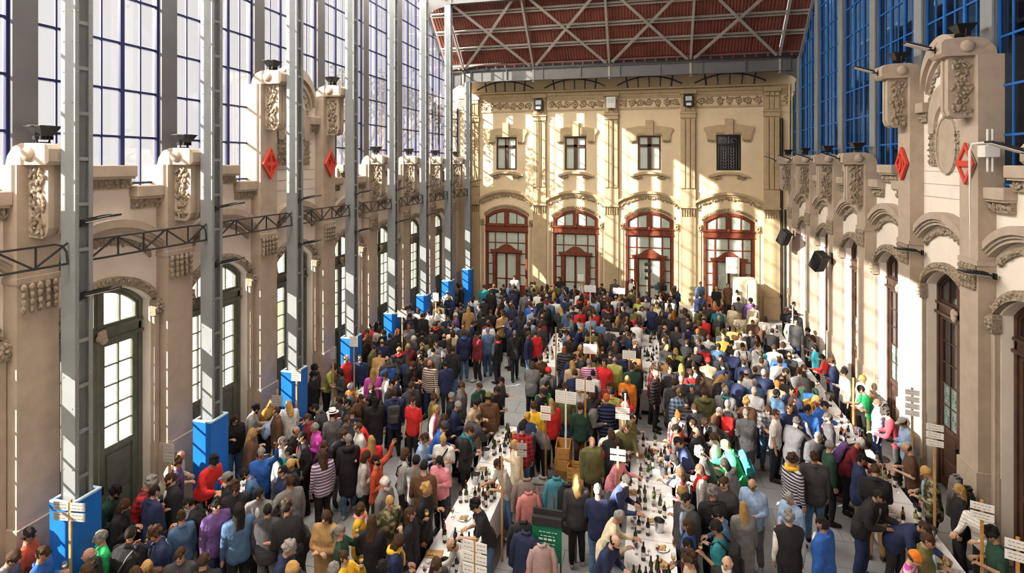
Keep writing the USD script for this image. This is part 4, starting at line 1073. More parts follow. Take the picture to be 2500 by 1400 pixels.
CROWD = """
-0.15 26.23 340 0.980 gl jacket:navy black short:brown
-6.19 24.80 194 1.008 st jacket:navy black short:brown backpack:grey
0.35 26.62 29 0.986 hh jacket:black black short:black
3.94 27.67 192 0.960 gl shirt:white black bun:black
-6.87 25.27 195 0.982 st coat:charcoal black short:brown
-3.96 26.12 289 1.013 gl shirt:lightblue black short:brown
3.06 28.00 184 0.997 st tee:black black bald:blond
-7.75 25.43 198 1.020 gl sweater:teal black short:brown
1.02 27.75 68 1.000 hh jacket:olive denim short:brown
-7.33 25.69 176 1.021 st jacket:black grey short:blond
-4.65 26.38 100 1.027 gl jacket:olive black bald:brown
3.64 28.55 3 1.037 st jacket:brown black short:black
-8.91 25.43 119 1.001 st jacket:black black short:brown
2.36 28.60 25 1.038 gl shirt:denim black short:brown
-5.55 26.76 212 1.011 st jacket:olive denim short:black
-3.49 27.48 97 1.038 ln shirt:white black short:grey
-1.72 28.18 343 1.027 cr jacket:charcoal black short:black
-0.91 28.60 302 1.015 st shirt:white denim short:black
-4.54 28.46 339 0.978 gl jacket:black black bob:black
-6.93 28.22 14 0.999 gl shirt:white black short:black
-8.61 18.73 44 1.006 st jacket:grey black bob:brown
-6.89 17.07 42 1.020 gl jacket:grey denim short:black
-9.84 18.64 188 0.995 st sweater:grey black long:black
-8.75 20.31 203 0.960 gl jacket:black grey short:brown
-9.65 19.33 227 0.992 ph jacket:navy black bald:brown
-6.46 17.21 221 1.011 st sweater:grey denim long:brown
-8.73 15.49 9 0.962 st sweater:navy navy short:black
-6.59 17.68 301 0.945 pk jacket:charcoal black bun:brown
-9.65 23.10 203 0.946 gl sweater:cream navy short:black
-7.75 19.53 42 0.975 gl jacket:olive black short:black
-9.07 20.62 103 0.942 ln sweater:maroon grey short:black
-6.80 16.08 203 0.959 ph jacket:brown black short:black
-7.75 21.57 40 0.975 st jacket:black navy short:brown
-7.15 16.38 104 0.947 st jacket:black black short:black
-7.53 18.56 222 0.959 ln coat:black black bun:brown
-7.75 16.83 45 0.959 st sweater:maroon black long:blond
-8.77 21.02 213 0.943 st tee:white grey short:brown
-9.65 20.02 46 0.948 ln jacket:charcoal denim bun:brown
-7.20 15.73 215 0.951 ln jacket:navy black long:brown
-7.16 19.81 0 0.978 ln shirt:lightblue black bun:brown
-6.96 18.89 0 0.944 pk sweater:cream grey long:black
-10.08 21.68 185 1.013 ln coat:charcoal grey bald:brown
-8.72 22.01 212 0.976 gl sweater:cream grey short:black
-6.72 16.54 212 0.976 ph jacket:grey navy short:black
-5.94 15.59 221 0.952 gl jacket:navy black short:black
-6.95 18.03 201 0.972 st jacket:black black bald:brown
-9.45 22.69 303 0.950 st coat:black black short:brown
-8.75 16.96 217 0.978 st sweater:navy black bald:brown
-7.34 17.02 103 0.968 st jacket:black denim short:brown
-9.45 18.15 208 1.016 st shirt:white black bob:brown
-7.66 20.17 41 1.010 ph sweater:navy grey short:brown
-8.83 22.48 221 0.963 gl coat:charcoal black short:brown
-8.75 17.57 226 0.982 pk jacket:black grey short:brown
-6.75 15.64 303 1.003 st coat:black navy short:black
-9.65 23.53 3 0.943 pk sweater:cream denim bald:brown
-9.20 19.37 106 0.961 pk coat:charcoal navy short:black
-9.72 21.27 215 0.977 gl jacket:grey navy short:black
-6.15 16.74 180 0.990 pk jacket:black denim short:black
-8.39 21.52 2 0.972 ln tee:white black bob:brown
-7.26 19.27 181 0.980 ph jacket:black grey short:black
-9.68 22.08 104 1.003 st jacket:navy navy bun:brown
-8.39 15.94 188 0.947 ln jacket:camel denim short:brown
-9.23 21.03 204 0.976 st shirt:white denim bob:brown
-9.89 18.21 208 0.989 ln sweater:red grey bun:brown
-8.75 23.44 0 0.976 ph jacket:navy black long:blond
-8.75 19.73 213 0.961 gl jacket:black denim long:black
-3.31 23.60 208 0.956 pk shirt:denim navy short:brown
-3.56 26.85 168 0.972 st coat:black denim short:black
-6.52 26.42 194 0.974 pk shirt:denim black short:grey
-5.72 21.67 295 0.994 ph jacket:black navy long:brown
-6.15 20.42 37 0.950 ln sweater:maroon navy curly:brown
-5.02 19.78 294 0.982 st sweater:navy grey short:black
-4.19 27.30 199 0.969 pk jacket:navy black short:black
-4.25 22.56 171 1.000 gl jacket:black black short:grey
-6.15 23.66 355 1.000 ln jacket:black black curly:brown
-3.47 26.15 288 0.956 st jacket:charcoal navy long:brown
-2.56 19.93 87 0.995 ph jacket:navy black bald:brown
-7.56 22.47 39 0.994 gl jacket:black grey short:brown
-4.49 25.84 350 1.009 pk jacket:black grey long:blond
-2.70 20.48 208 0.964 pk jacket:navy grey long:black
-3.70 24.32 169 0.942 ph jacket:navy grey short:black
-5.96 22.90 295 0.998 st shirt:denim navy short:black
-5.64 25.36 203 0.969 st jacket:navy navy short:black
-5.16 24.13 212 0.962 ln jacket:charcoal denim short:brown
-6.56 19.81 98 0.970 ph sweater:navy black short:black
-5.09 21.76 203 0.957 st coat:charcoal black long:brown
-4.83 23.18 292 0.978 pk jacket:navy grey bald:brown
-5.90 27.20 32 0.990 ln jacket:grey navy curly:brown
-7.75 22.07 200 0.995 st coat:charcoal grey short:brown
-4.66 24.02 191 0.948 pk jacket:black navy bun:brown
-5.75 23.28 294 0.945 ph jacket:charcoal navy curly:brown
-3.07 23.20 188 0.986 gl sweater:cream grey bald:brown
-3.61 24.86 168 0.997 ph shirt:lightblue denim long:brown
-7.23 21.53 209 0.994 pk jacket:camel denim long:blond
-6.98 22.30 297 0.947 pk jacket:charcoal navy short:brown
-5.58 22.52 214 0.979 ln jacket:navy black long:brown
-7.75 23.77 219 0.942 st shirt:white black short:brown
-6.22 21.31 206 1.000 st jacket:black denim short:brown
-7.50 22.91 208 0.983 st shirt:lightblue black short:black
-7.09 23.19 197 0.972 ln jacket:black black short:black
-6.65 19.25 359 0.996 pk coat:charcoal denim short:brown
-6.35 25.58 174 1.013 ln coat:black black short:black
-5.94 19.85 36 1.015 ln shirt:lightblue navy short:brown
-2.22 20.64 287 0.988 ln jacket:charcoal navy short:grey
-4.33 23.16 351 0.969 st jacket:black denim short:brown
-6.44 23.31 95 0.966 pk jacket:brown denim short:grey
-6.77 26.78 354 0.947 ph shirt:lightblue navy short:black
-7.62 26.22 36 1.011 ln shirt:white grey short:brown
-3.20 25.70 27 0.979 ph shirt:white denim short:black
-6.39 20.86 197 0.984 st coat:black navy short:black
-4.72 25.41 351 1.003 gl coat:black grey short:brown
-7.17 24.64 176 1.004 pk jacket:black black short:brown
-5.75 19.44 217 1.013 pk shirt:white denim short:black
-9.28 25.90 300 0.964 st jacket:grey navy long:black
-3.95 19.99 210 0.969 pk jacket:charcoal grey short:brown
-3.83 25.45 349 1.012 ln shirt:denim denim long:brown
-4.66 22.01 212 0.995 pk shirt:lightblue grey bald:brown
-6.93 26.00 95 0.983 st jacket:black denim short:black
-0.76 20.38 203 0.946 ln jacket:charcoal denim bun:brown
0.65 20.18 278 0.993 ph jacket:black navy short:black
1.16 18.10 76 0.962 pk jacket:black black short:black
0.06 23.65 340 0.973 st jacket:navy denim short:grey
-0.59 23.19 181 0.961 gl jacket:olive grey short:black
0.05 16.71 80 0.981 pk sweater:maroon black short:brown
-0.47 16.96 22 0.956 pk jacket:black black short:black
-1.49 18.04 195 0.957 gl jacket:black denim short:brown
-0.50 21.07 181 1.000 ln shirt:white grey curly:brown
-0.68 19.54 282 1.015 gl jacket:navy denim short:brown
0.93 20.80 337 1.013 pk coat:charcoal grey short:black
1.37 21.65 196 0.968 st jacket:navy black bald:brown
0.89 17.05 187 0.962 pk jacket:charcoal grey long:blond
-0.50 18.67 81 1.007 st jacket:charcoal grey short:brown
1.31 22.38 156 1.010 ln jacket:charcoal denim short:black
-2.79 22.45 27 0.991 ph sweater:red black short:black
-1.73 18.48 205 0.958 ph sweater:maroon denim long:blond
-0.91 22.12 22 0.944 st coat:black denim short:brown
-1.73 22.51 164 1.019 ln jacket:black black short:brown
-1.59 15.85 166 0.982 st tee:white denim short:black
1.40 23.39 177 0.985 gl sweater:grey black bun:brown
0.52 19.33 279 1.007 gl coat:black black long:brown
-1.20 18.82 24 0.976 st jacket:black navy short:black
-2.16 19.16 26 0.959 st jacket:black black short:brown
-2.08 15.62 188 0.990 ph jacket:navy grey curly:brown
-2.68 21.29 167 0.946 gl shirt:lightblue grey short:brown
-1.43 20.03 194 0.990 ln coat:charcoal grey short:black
-2.17 14.47 349 0.972 st jacket:olive denim curly:brown
-1.95 19.75 196 0.970 ph jacket:olive black bald:brown
0.54 16.62 18 1.012 st coat:charcoal grey short:black
-2.24 21.63 206 0.988 st shirt:lightblue denim short:brown
-2.24 18.08 27 0.976 gl jacket:camel denim long:blond
0.50 21.88 199 0.950 pk jacket:charcoal black bob:brown
-1.24 19.41 83 0.982 ln jacket:navy black long:black
-2.58 17.11 88 1.006 ln jacket:navy black long:black
-1.79 20.95 165 0.983 ph shirt:denim navy short:brown
1.33 16.94 276 0.989 gl shirt:lightblue denim long:black
0.68 18.03 18 0.970 ph jacket:black denim short:black
1.34 21.21 196 0.954 pk jacket:navy black curly:brown
-1.66 19.20 205 1.016 st coat:black black long:brown
0.73 23.75 338 0.956 st jacket:navy navy short:brown
1.19 19.50 157 0.951 st jacket:black black short:brown
1.35 22.89 177 0.991 st coat:charcoal black short:brown
1.09 15.59 336 0.941 st jacket:black navy short:brown
-1.51 21.95 285 0.953 ln coat:charcoal black short:brown
-1.66 17.59 25 0.957 pk coat:black black short:brown
-1.76 23.07 164 0.995 st sweater:navy black bun:brown
1.37 23.83 197 0.944 gl jacket:grey black long:brown
0.75 22.34 338 1.014 st coat:black black long:blond
-0.50 21.87 81 0.988 pk shirt:denim denim bob:brown
-2.18 22.25 206 0.997 st sweater:red grey short:brown
-1.23 17.69 184 0.949 gl jacket:charcoal navy short:brown
4.20 23.01 149 0.990 ln shirt:white black bob:brown
3.61 20.58 270 0.961 pk shirt:white black long:black
3.52 19.89 330 0.989 ln jacket:navy denim short:grey
2.60 21.92 153 0.984 st jacket:olive denim long:black
1.80 16.29 74 1.018 ph jacket:black denim long:blond
4.20 25.06 170 0.973 st sweater:cream navy short:brown
5.44 25.06 68 0.947 gl sweater:cream black short:grey
4.20 19.70 178 0.994 st jacket:black denim curly:brown
2.72 17.86 171 0.960 gl jacket:navy black short:brown
2.93 21.38 182 0.997 ph jacket:camel denim bob:brown
5.30 23.30 167 0.946 pk sweater:cream denim bald:brown
1.39 18.56 16 1.017 gl jacket:black black bald:brown
3.37 18.80 170 0.963 st jacket:grey denim short:brown
2.09 17.20 193 1.017 ph jacket:navy black short:black
2.19 24.12 335 0.998 gl jacket:charcoal black short:black
4.20 21.45 149 0.964 gl jacket:black grey short:black
2.95 17.33 180 0.969 st coat:black grey short:brown
5.58 24.01 167 1.018 st coat:charcoal navy short:brown
3.36 24.73 332 0.960 st sweater:cream black long:black
2.13 18.04 333 1.020 ph coat:black denim short:black
2.07 16.67 13 0.984 pk shirt:denim black short:black
2.05 22.18 195 1.018 ln sweater:red black bald:brown
3.82 22.73 331 0.957 ph jacket:brown navy short:brown
4.16 17.43 167 0.974 st jacket:grey denim curly:brown
2.70 25.31 184 0.945 gl sweater:red navy long:blond
3.04 20.71 12 0.944 pk sweater:cream navy curly:brown
3.40 20.97 151 0.972 ph coat:black navy short:grey
5.30 22.68 327 1.015 st jacket:charcoal navy short:black
1.97 23.63 155 1.006 gl jacket:olive black curly:brown
1.63 19.62 275 0.982 gl jacket:navy black short:brown
2.42 24.74 174 0.942 gl coat:charcoal grey bun:brown
2.72 24.10 153 0.966 ln sweater:cream black short:brown
5.72 25.39 187 0.942 st jacket:black navy short:black
1.89 22.63 175 1.001 gl jacket:olive denim bob:brown
2.54 19.75 73 0.980 ph jacket:black black short:black
1.31 16.01 75 1.017 st coat:charcoal grey long:brown
2.50 20.93 193 0.977 st jacket:charcoal denim short:black
3.16 22.07 182 0.946 st jacket:olive grey short:grey
2.58 22.73 334 0.988 st jacket:charcoal black short:grey
1.80 21.41 195 1.011 gl jacket:brown black short:brown
1.60 22.03 76 0.949 gl jacket:black denim short:brown
1.26 17.41 156 0.952 st jacket:black black short:brown
3.88 22.22 69 0.964 ln jacket:brown black short:grey
5.72 25.97 66 1.002 ln coat:charcoal denim short:black
-0.76 12.42 204 0.961 ln jacket:black black bob:brown
-0.62 13.00 22 1.017 ln jacket:olive denim bob:brown
-1.23 12.01 26 0.975 st jacket:olive black bald:brown
1.07 14.12 196 0.998 ph jacket:black black short:brown
-0.62 14.27 191 0.985 ph sweater:red navy short:black
1.20 13.56 276 0.963 ln jacket:charcoal black short:brown
-0.47 13.42 81 0.972 gl jacket:olive grey short:black
-1.52 14.04 85 0.992 ln jacket:grey navy long:black
0.98 13.09 76 0.948 st coat:black black bald:brown
-8.75 12.07 236 0.955 ph tee:white denim long:blond
-6.35 11.29 310 1.010 gl shirt:white denim short:brown
-6.97 11.99 210 0.970 gl sweater:navy grey short:brown
-6.73 11.05 51 1.017 ln jacket:black grey curly:brown
-8.75 11.58 316 0.978 st jacket:brown black short:brown
-6.42 11.77 310 0.988 ln sweater:red navy short:black
-6.43 8.26 198 0.970 st jacket:charcoal grey short:black
-6.88 9.28 317 1.016 st jacket:navy black short:black
-6.86 8.07 230 1.015 st shirt:denim black long:black
-5.90 8.18 236 1.019 ln coat:black denim short:black
-6.00 8.61 316 1.005 ln jacket:charcoal black curly:brown
3.60 15.79 327 1.003 st jacket:navy black short:black
2.66 15.59 330 1.019 gl sweater:grey navy short:grey
3.57 16.71 188 0.958 ph coat:charcoal grey bald:brown
2.24 14.27 191 0.962 gl coat:charcoal grey short:grey
2.65 16.91 181 0.981 st shirt:white denim bald:brown
2.91 14.40 69 0.978 st tee:white black short:brown
3.29 14.75 7 0.992 st sweater:navy navy bob:brown
1.93 15.85 73 0.961 st shirt:white navy short:brown
1.41 14.45 73 0.963 ln jacket:brown black short:grey
3.46 15.20 67 0.991 st jacket:black grey long:brown
-1.74 24.42 204 0.957 ln jacket:black black short:brown
-2.37 24.13 196 1.015 ln shirt:lightblue black bob:brown
-0.50 17.95 192 0.941 st jacket:camel black short:brown
-0.30 25.55 20 0.965 ln tee:white black long:brown
0.81 24.65 278 1.010 pk jacket:olive grey curly:brown
-1.02 19.85 163 0.969 pk jacket:charcoal black short:black
-2.73 25.57 166 0.983 gl jacket:charcoal black curly:brown
0.92 26.17 178 0.955 pk coat:black navy bald:brown
0.50 25.41 279 0.991 gl jacket:black navy short:brown
0.50 20.97 79 0.965 st jacket:charcoal denim bald:brown
0.44 23.17 19 0.955 st jacket:black black long:black
-1.20 24.65 183 1.002 gl shirt:denim grey short:brown
-1.09 18.29 163 0.953 st jacket:charcoal grey bob:brown
-1.35 25.87 23 0.991 ln jacket:camel black short:brown
-1.08 23.34 283 0.972 st coat:black black short:brown
-1.49 24.98 203 0.993 st tee:white grey bald:brown
-2.27 25.33 25 0.965 ln jacket:brown navy bob:brown
-2.22 22.85 346 0.953 gl jacket:charcoal navy short:brown
0.76 24.22 78 0.963 pk jacket:charcoal denim short:black
-2.24 26.81 345 1.017 ln jacket:black navy short:brown
-0.84 26.23 192 1.019 st jacket:olive black short:black
-0.98 21.34 83 1.011 pk jacket:charcoal black long:brown
-1.91 25.58 24 1.005 st jacket:brown black short:black
1.10 27.25 178 1.006 ph jacket:navy denim long:brown
-0.86 26.94 342 0.953 ln jacket:black denim short:brown
-0.44 23.82 21 1.002 ln shirt:white navy bob:brown
-2.29 25.83 185 0.958 st coat:charcoal black curly:brown
0.25 24.50 179 0.963 gl jacket:olive navy short:black
-2.21 26.33 165 0.971 ph jacket:charcoal black short:black
-1.19 24.12 183 0.944 st coat:black black short:brown
-1.26 22.48 83 0.953 st jacket:camel grey short:brown
-0.88 20.83 23 0.961 ph jacket:black grey long:blond
-1.88 27.25 24 0.957 ln sweater:navy black bob:brown
0.83 25.11 178 1.002 ln shirt:white denim short:brown
0.19 25.08 20 0.960 st jacket:brown black short:brown
-2.06 20.18 206 0.973 ph jacket:black navy short:brown
-0.50 20.01 281 0.942 ph shirt:white black short:brown
0.25 26.03 339 0.945 gl shirt:white navy long:brown
-2.57 23.67 26 1.019 pk jacket:brown denim bald:brown
-1.64 21.45 164 1.004 ln jacket:black grey short:brown
-1.79 23.68 24 0.977 ph sweater:red navy long:brown
0.89 26.75 18 0.975 gl jacket:black black short:brown
-1.22 26.52 283 0.982 gl sweater:cream black short:black
-2.85 26.32 346 1.003 ln sweater:red black short:brown
-2.39 24.70 346 0.987 ph shirt:white black short:black
-1.34 16.75 345 0.987 st sweater:red navy curly:brown
0.50 18.84 19 0.985 ph jacket:charcoal denim long:blond
-2.98 24.85 197 1.009 ph sweater:red black long:black
0.30 24.04 339 0.993 st sweater:cream black short:black
-0.53 27.64 282 0.945 ln jacket:brown black curly:brown
-0.64 25.82 161 1.017 ln jacket:charcoal black bob:brown
-1.33 21.06 344 0.944 st jacket:black grey short:black
-3.95 20.57 210 0.968 ln sweater:maroon denim bob:brown
-4.05 24.02 200 0.956 ph tee:white black bun:brown
-4.68 21.58 92 0.960 ln sweater:navy black short:black
-4.93 26.83 190 0.949 st shirt:white black long:brown
-4.29 25.05 190 0.974 st sweater:navy black long:blond
-5.38 25.74 192 0.940 gl jacket:charcoal black curly:brown
-5.04 24.73 171 1.015 ln shirt:white black short:brown
-3.57 22.67 209 0.958 ph jacket:charcoal navy long:blond
-3.09 22.75 208 0.974 st jacket:navy navy short:brown
-2.57 23.14 26 0.945 ln jacket:black navy short:black
-3.26 22.33 188 0.991 gl shirt:denim black bun:brown
-4.48 20.73 352 0.951 st shirt:lightblue denim short:brown
-4.11 21.22 171 0.981 st jacket:black grey bald:brown
-2.00 24.89 165 0.984 st coat:black black bald:brown
-4.23 23.62 190 0.971 ph shirt:denim grey short:brown
-2.93 27.14 186 0.974 ph jacket:navy denim bun:brown
-5.22 22.90 92 0.957 ln jacket:black black bald:brown
-2.41 27.51 165 0.976 ln jacket:black navy short:brown
-4.48 26.79 190 0.989 gl jacket:olive black short:black
-5.07 26.20 171 0.993 st jacket:brown grey bob:brown
"""
# ================================================================ PEOPLE
import manifold3d as m3
import time as _t
COL = dict(black=(.016, .016, .019), charcoal=(.045, .045, .05), grey=(.16, .16, .165), lightgrey=(.40, .39, .38), white=(.74, .73, .72), cream=(.66, .58, .42), beige=(.46, .36, .24), camel=(.40, .24, .10),
           brown=(.10, .05, .028), rust=(.45, .07, .03), red=(.60, .025, .025), maroon=(.16, .015, .025), pink=(.72, .26, .32), magenta=(.50, .06, .36), purple=(.13, .07, .22), navy=(.018, .028, .08),
           blue=(.025, .11, .42), denim=(.07, .14, .26), lightblue=(.30, .42, .64), teal=(.02, .19, .23), green=(.02, .36, .11), darkgreen=(.02, .06, .04), olive=(.12, .12, .045), lime=(.42, .46, .12), yellow=(.78, .47, .03), ochre=(.46, .23, .04), orange=(.72, .20, .02))
HAIR = dict(black=(.012, .010, .009), brown=(.055, .028, .014), grey=(.24, .23, .22), blond=(.42, .26, .09), white=(.62, .60, .58), orange=(.42, .12, .02), red=(.3, .05, .02))
SKIN = [(.52, .30, .205), (.45, .25, .165), (.58, .36, .26), (.48, .28, .19), (.36, .19, .12)]
def tint_mat(name, rough, kind='plain', spec=.3):
    nodes = {'t': ('attribute', {'attribute': 'tint'}), 'p': ('principled_bsdf', {'roughness': rough, 'specular_ior_level': spec}), 'tc': ('texture_coordinate', {}),
             'n': ('noise_texture', {'scale': 9., 'detail': 4.}), 'r': ('rgb_ramp', {'ramp': [(.3, (.72, .72, .72)), (.65, (1.08, 1.08, 1.08))]}), 'm': ('mix', {'mix_type': 'multiply', 'fac': 1.0})}
    links = [('tc.object', 'n.vector'), ('n.fac', 'r.fac'), ('t.color', 'm.color1'), ('r.color', 'm.color2')]
    out = 'm.color'
    if kind in ('striped', 'plaid'):
        nodes['w'] = ('wave_texture', {'scale': 5.2 if kind == 'striped' else 3.2, 'bands_direction': 'z'}); nodes['s'] = ('math', {'math_type': 'greater_than', 'value2': .5})
        links += [('tc.object', 'w.vector'), ('w.fac', 's.value1')]
        if kind == 'striped':
            nodes['x'] = ('mix', {'color2': (.55, .5, .48)}); links += [(out, 'x.color1'), ('s.value', 'x.fac')]; out = 'x.color'
        else:
            nodes['w2'] = ('wave_texture', {'scale': 3.2, 'bands_direction': 'x'}); nodes['s2'] = ('math', {'math_type': 'greater_than', 'value2': .5})
            nodes['a'] = ('math', {'math_type': 'multiply_add', 'value2': .45}); nodes['b'] = ('math', {'math_type': 'multiply', 'value2': .45}); nodes['x'] = ('mix', {'color2': (.02, .02, .035)})
            links += [('tc.object', 'w2.vector'), ('w2.fac', 's2.value1'), ('s2.value', 'b.value1'), ('s.value', 'a.value1'), ('b.value', 'a.value3'), ('a.value', 'x.fac'), (out, 'x.color1')]; out = 'x.color'
    if kind == 'camo':
        nodes['c'] = ('noise_texture', {'scale': 11., 'detail': 2.}); nodes['cr'] = ('rgb_ramp', {'ramp': [(0, (.02, .025, .012)), (.44, (.02, .025, .012)), (.46, (.12, .12, .05)), (.54, (.12, .12, .05)), (.56, (.38, .31, .2)), (1, (.38, .31, .2))]})
        nodes['x'] = ('mix', {'fac': .8}); links += [('tc.object', 'c.vector'), ('c.fac', 'cr.fac'), (out, 'x.color1'), ('cr.color', 'x.color2')]; out = 'x.color'
    nodes['bn'] = ('noise_texture', {'scale': 11. if name.startswith('cloth') else 45., 'detail': 5., 'distortion': .8}) if kind != 'puffer' else ('wave_texture', {'scale': 3.6, 'bands_direction': 'z', 'distortion': 1.5})
    nodes['bb'] = ('bump', {'strength': .6 if kind != 'puffer' else .9, 'distance': .03})
    links += [('tc.object', 'bn.vector'), ('bn.fac', 'bb.height'), ('bb.normal', 'p.normal'), (out, 'p.base_color')]
    M[name] = usdkit.material(stage, '/World/Looks/' + name, nodes, links, surface='p.BSDF')
tint_mat('cloth', .85)
for k in ('striped', 'plaid', 'camo', 'puffer'): tint_mat('cloth_' + k, .7, k)
tint_mat('skin', .5, 'plain', .4); tint_mat('hair', .75, 'plain', .25); tint_mat('plain_tint', .5, 'plain', .4)

def S(c, r, q=8):
    return m3.Manifold.sphere(r, q).translate([float(a) for a in c])
def H_(*sp, q=8):
    return m3.Manifold.batch_hull([S(c, r, q) for c, r in sp])
def U(l): return m3.Manifold.batch_boolean(l, m3.OpType.Add)
def finish(man, ref=None, it=0, wob=0., seed=0, fq=(9, 9, 5)):
    if ref: man = man.refine_to_length(ref)
    m = man.to_mesh(); t = trimesh.Trimesh(m.vert_properties[:, :3], m.tri_verts, process=True)
    if it: trimesh.smoothing.filter_taubin(t, lamb=.5, nu=.52, iterations=it)
    v, f = np.array(t.vertices), np.array(t.faces)
    if wob:
        n = t.vertex_normals; w = meshkit.fbm(v * list(fq), 2, seed) - .5
        v = v + n * (w * wob * 2)[:, None]
    return v, f

def unit(a): a = np.asarray(a, float); return a / np.linalg.norm(a)
ARM = dict(down=((.13, .05, -1), (.04, -.2, -1)), hold=((.16, .12, -1), (-.35, -1, .42)), phone=((.14, .02, -1), (-.5, -1, .12)), cross=((.12, -.25, -1), (-1, -.55, .05)), drink=((.3, -.8, -.62), (-.62, -.18, .85)),
           up=((.45, -.6, .5), (.05, -.35, 1)), hip=((.9, .5, -.8), (-.9, -.5, -.4)), face=((.18, -.85, -.5), (-.5, -.05, .95)), reach=((.16, -.35, -.95), (-.25, -1, .1)), pocket=((.3, .28, -1), (-.2, -.5, -1)))
#            lean head  right    left
POSE = dict(st=(0, 6, 'down', 'down'), gl=(3, 12, 'hold', 'down'), ph=(4, 26, 'phone', 'phone'), ln=(22, 8, 'reach', 'phone'), bd=(48, -5, 'reach', 'reach'), dr=(-2, -4, 'drink', 'down'),
            up=(0, -4, 'up', 'hold'), wk=(4, 2, 'down', 'down'), hh=(8, 16, 'face', 'hold'), cr=(0, 8, 'cross', 'cross'), pk=(2, 8, 'pocket', 'pocket'), hp=(0, 2, 'down', 'hip'))
HC = np.array([0, 0, 1.645])
_tpl = {}
def skeleton(pose):
    lean, hp, ar, al = POSE[pose]
    lr, hr = math.radians(lean), math.radians(hp)
    def rx(p, a, o):
        p = np.asarray(p, float) - o; c_, s_ = math.cos(a), math.sin(a)
        # a positive angle tips the top towards -y
        return np.array([p[0], p[1] * c_ - p[2] * s_, p[1] * s_ + p[2] * c_]) + o
    hip = np.array([0, 0, .95]); up = lambda p: rx(p, lr, hip)
    nk = np.array([0, .005, 1.5])
    head = lambda p: up(rx(p, hr, nk))
    J = dict(head=head, up=up)
    for sx, a, k in ((-1, ar, 'R'), (1, al, 'L')):
        Sh = up((sx * .185, 0, 1.42)); e, w = ARM[a]
        e = unit((e[0] * sx, e[1], e[2])); w = unit((w[0] * sx, w[1], w[2]))
        if a not in ('down',): half = lr * .35
        else: half = 0
        E = Sh + e * .295; W = E + w * .255
        J[k] = (Sh, E, W, w, sx)
    st = .16 if pose == 'wk' else .03
    for sx, k in ((-1, 'r'), (1, 'l')):
        dy = sx * st
        J[k] = [np.array([sx * .09, 0, .92]), np.array([sx * .10, -.02 + dy * .6, .50]), np.array([sx * .11, .03 + dy, .085]), np.array([sx * .125, -.13 + dy, .04])]
    return J
def hand(J, k, fine):
    Sh, E, W, f, sx = J[k]
    out = []; z = np.array([0, 0, 1.0])
    side = np.cross(f, z); side = unit(side) if np.linalg.norm(side) > .2 else np.array([1.0, 0, 0])
    if abs(f[2]) > .8: side = np.array([0, 1.0, 0])      # hanging or raised hand: palm faces the body
    nrm = unit(np.cross(side, f))
    if side @ np.array([-sx, 0, 0]) < 0 and abs(f[2]) <= .8: side = -side
    if abs(f[2]) > .8: side = np.array([0, -1.0, 0]); nrm = np.array([-sx * 1.0, 0, 0])
    P = W + f * .045
    if not fine:
        return [H_((W, .026), (W + f * .09, .032), (W + f * .15, .02), q=6)], P
    K = [W + f * .088 + side * o for o in (.030, .010, -.010, -.029)]
    out.append(H_((W, .026), (K[0], .014), (K[3], .013), (W + f * .03 + side * .03, .016), (W + f * .03 - side * .026, .016), q=6))
    cv = -nrm if nrm[2] > 0 else nrm
    if abs(f[2]) > .8: cv = nrm
    for q, (b, L) in enumerate(zip(K, (.072, .08, .075, .06))):
        m_ = b + unit(f + cv * .45) * L * .52; t_ = m_ + unit(f * .45 + cv) * L * .48
        out += [H_((b, .0098), (m_, .0092), q=6), H_((m_, .0092), (t_, .0078), q=6)]
    b = W + f * .03 + side * .03; m_ = b + unit(f * .7 + side * .8 + cv * .3) * .04; t_ = m_ + unit(f + side * .15 + cv * .5) * .034
    out += [H_((b, .015), (m_, .0115), q=6), H_((m_, .0115), (t_, .009), q=6)]
    return out, P + f * .03
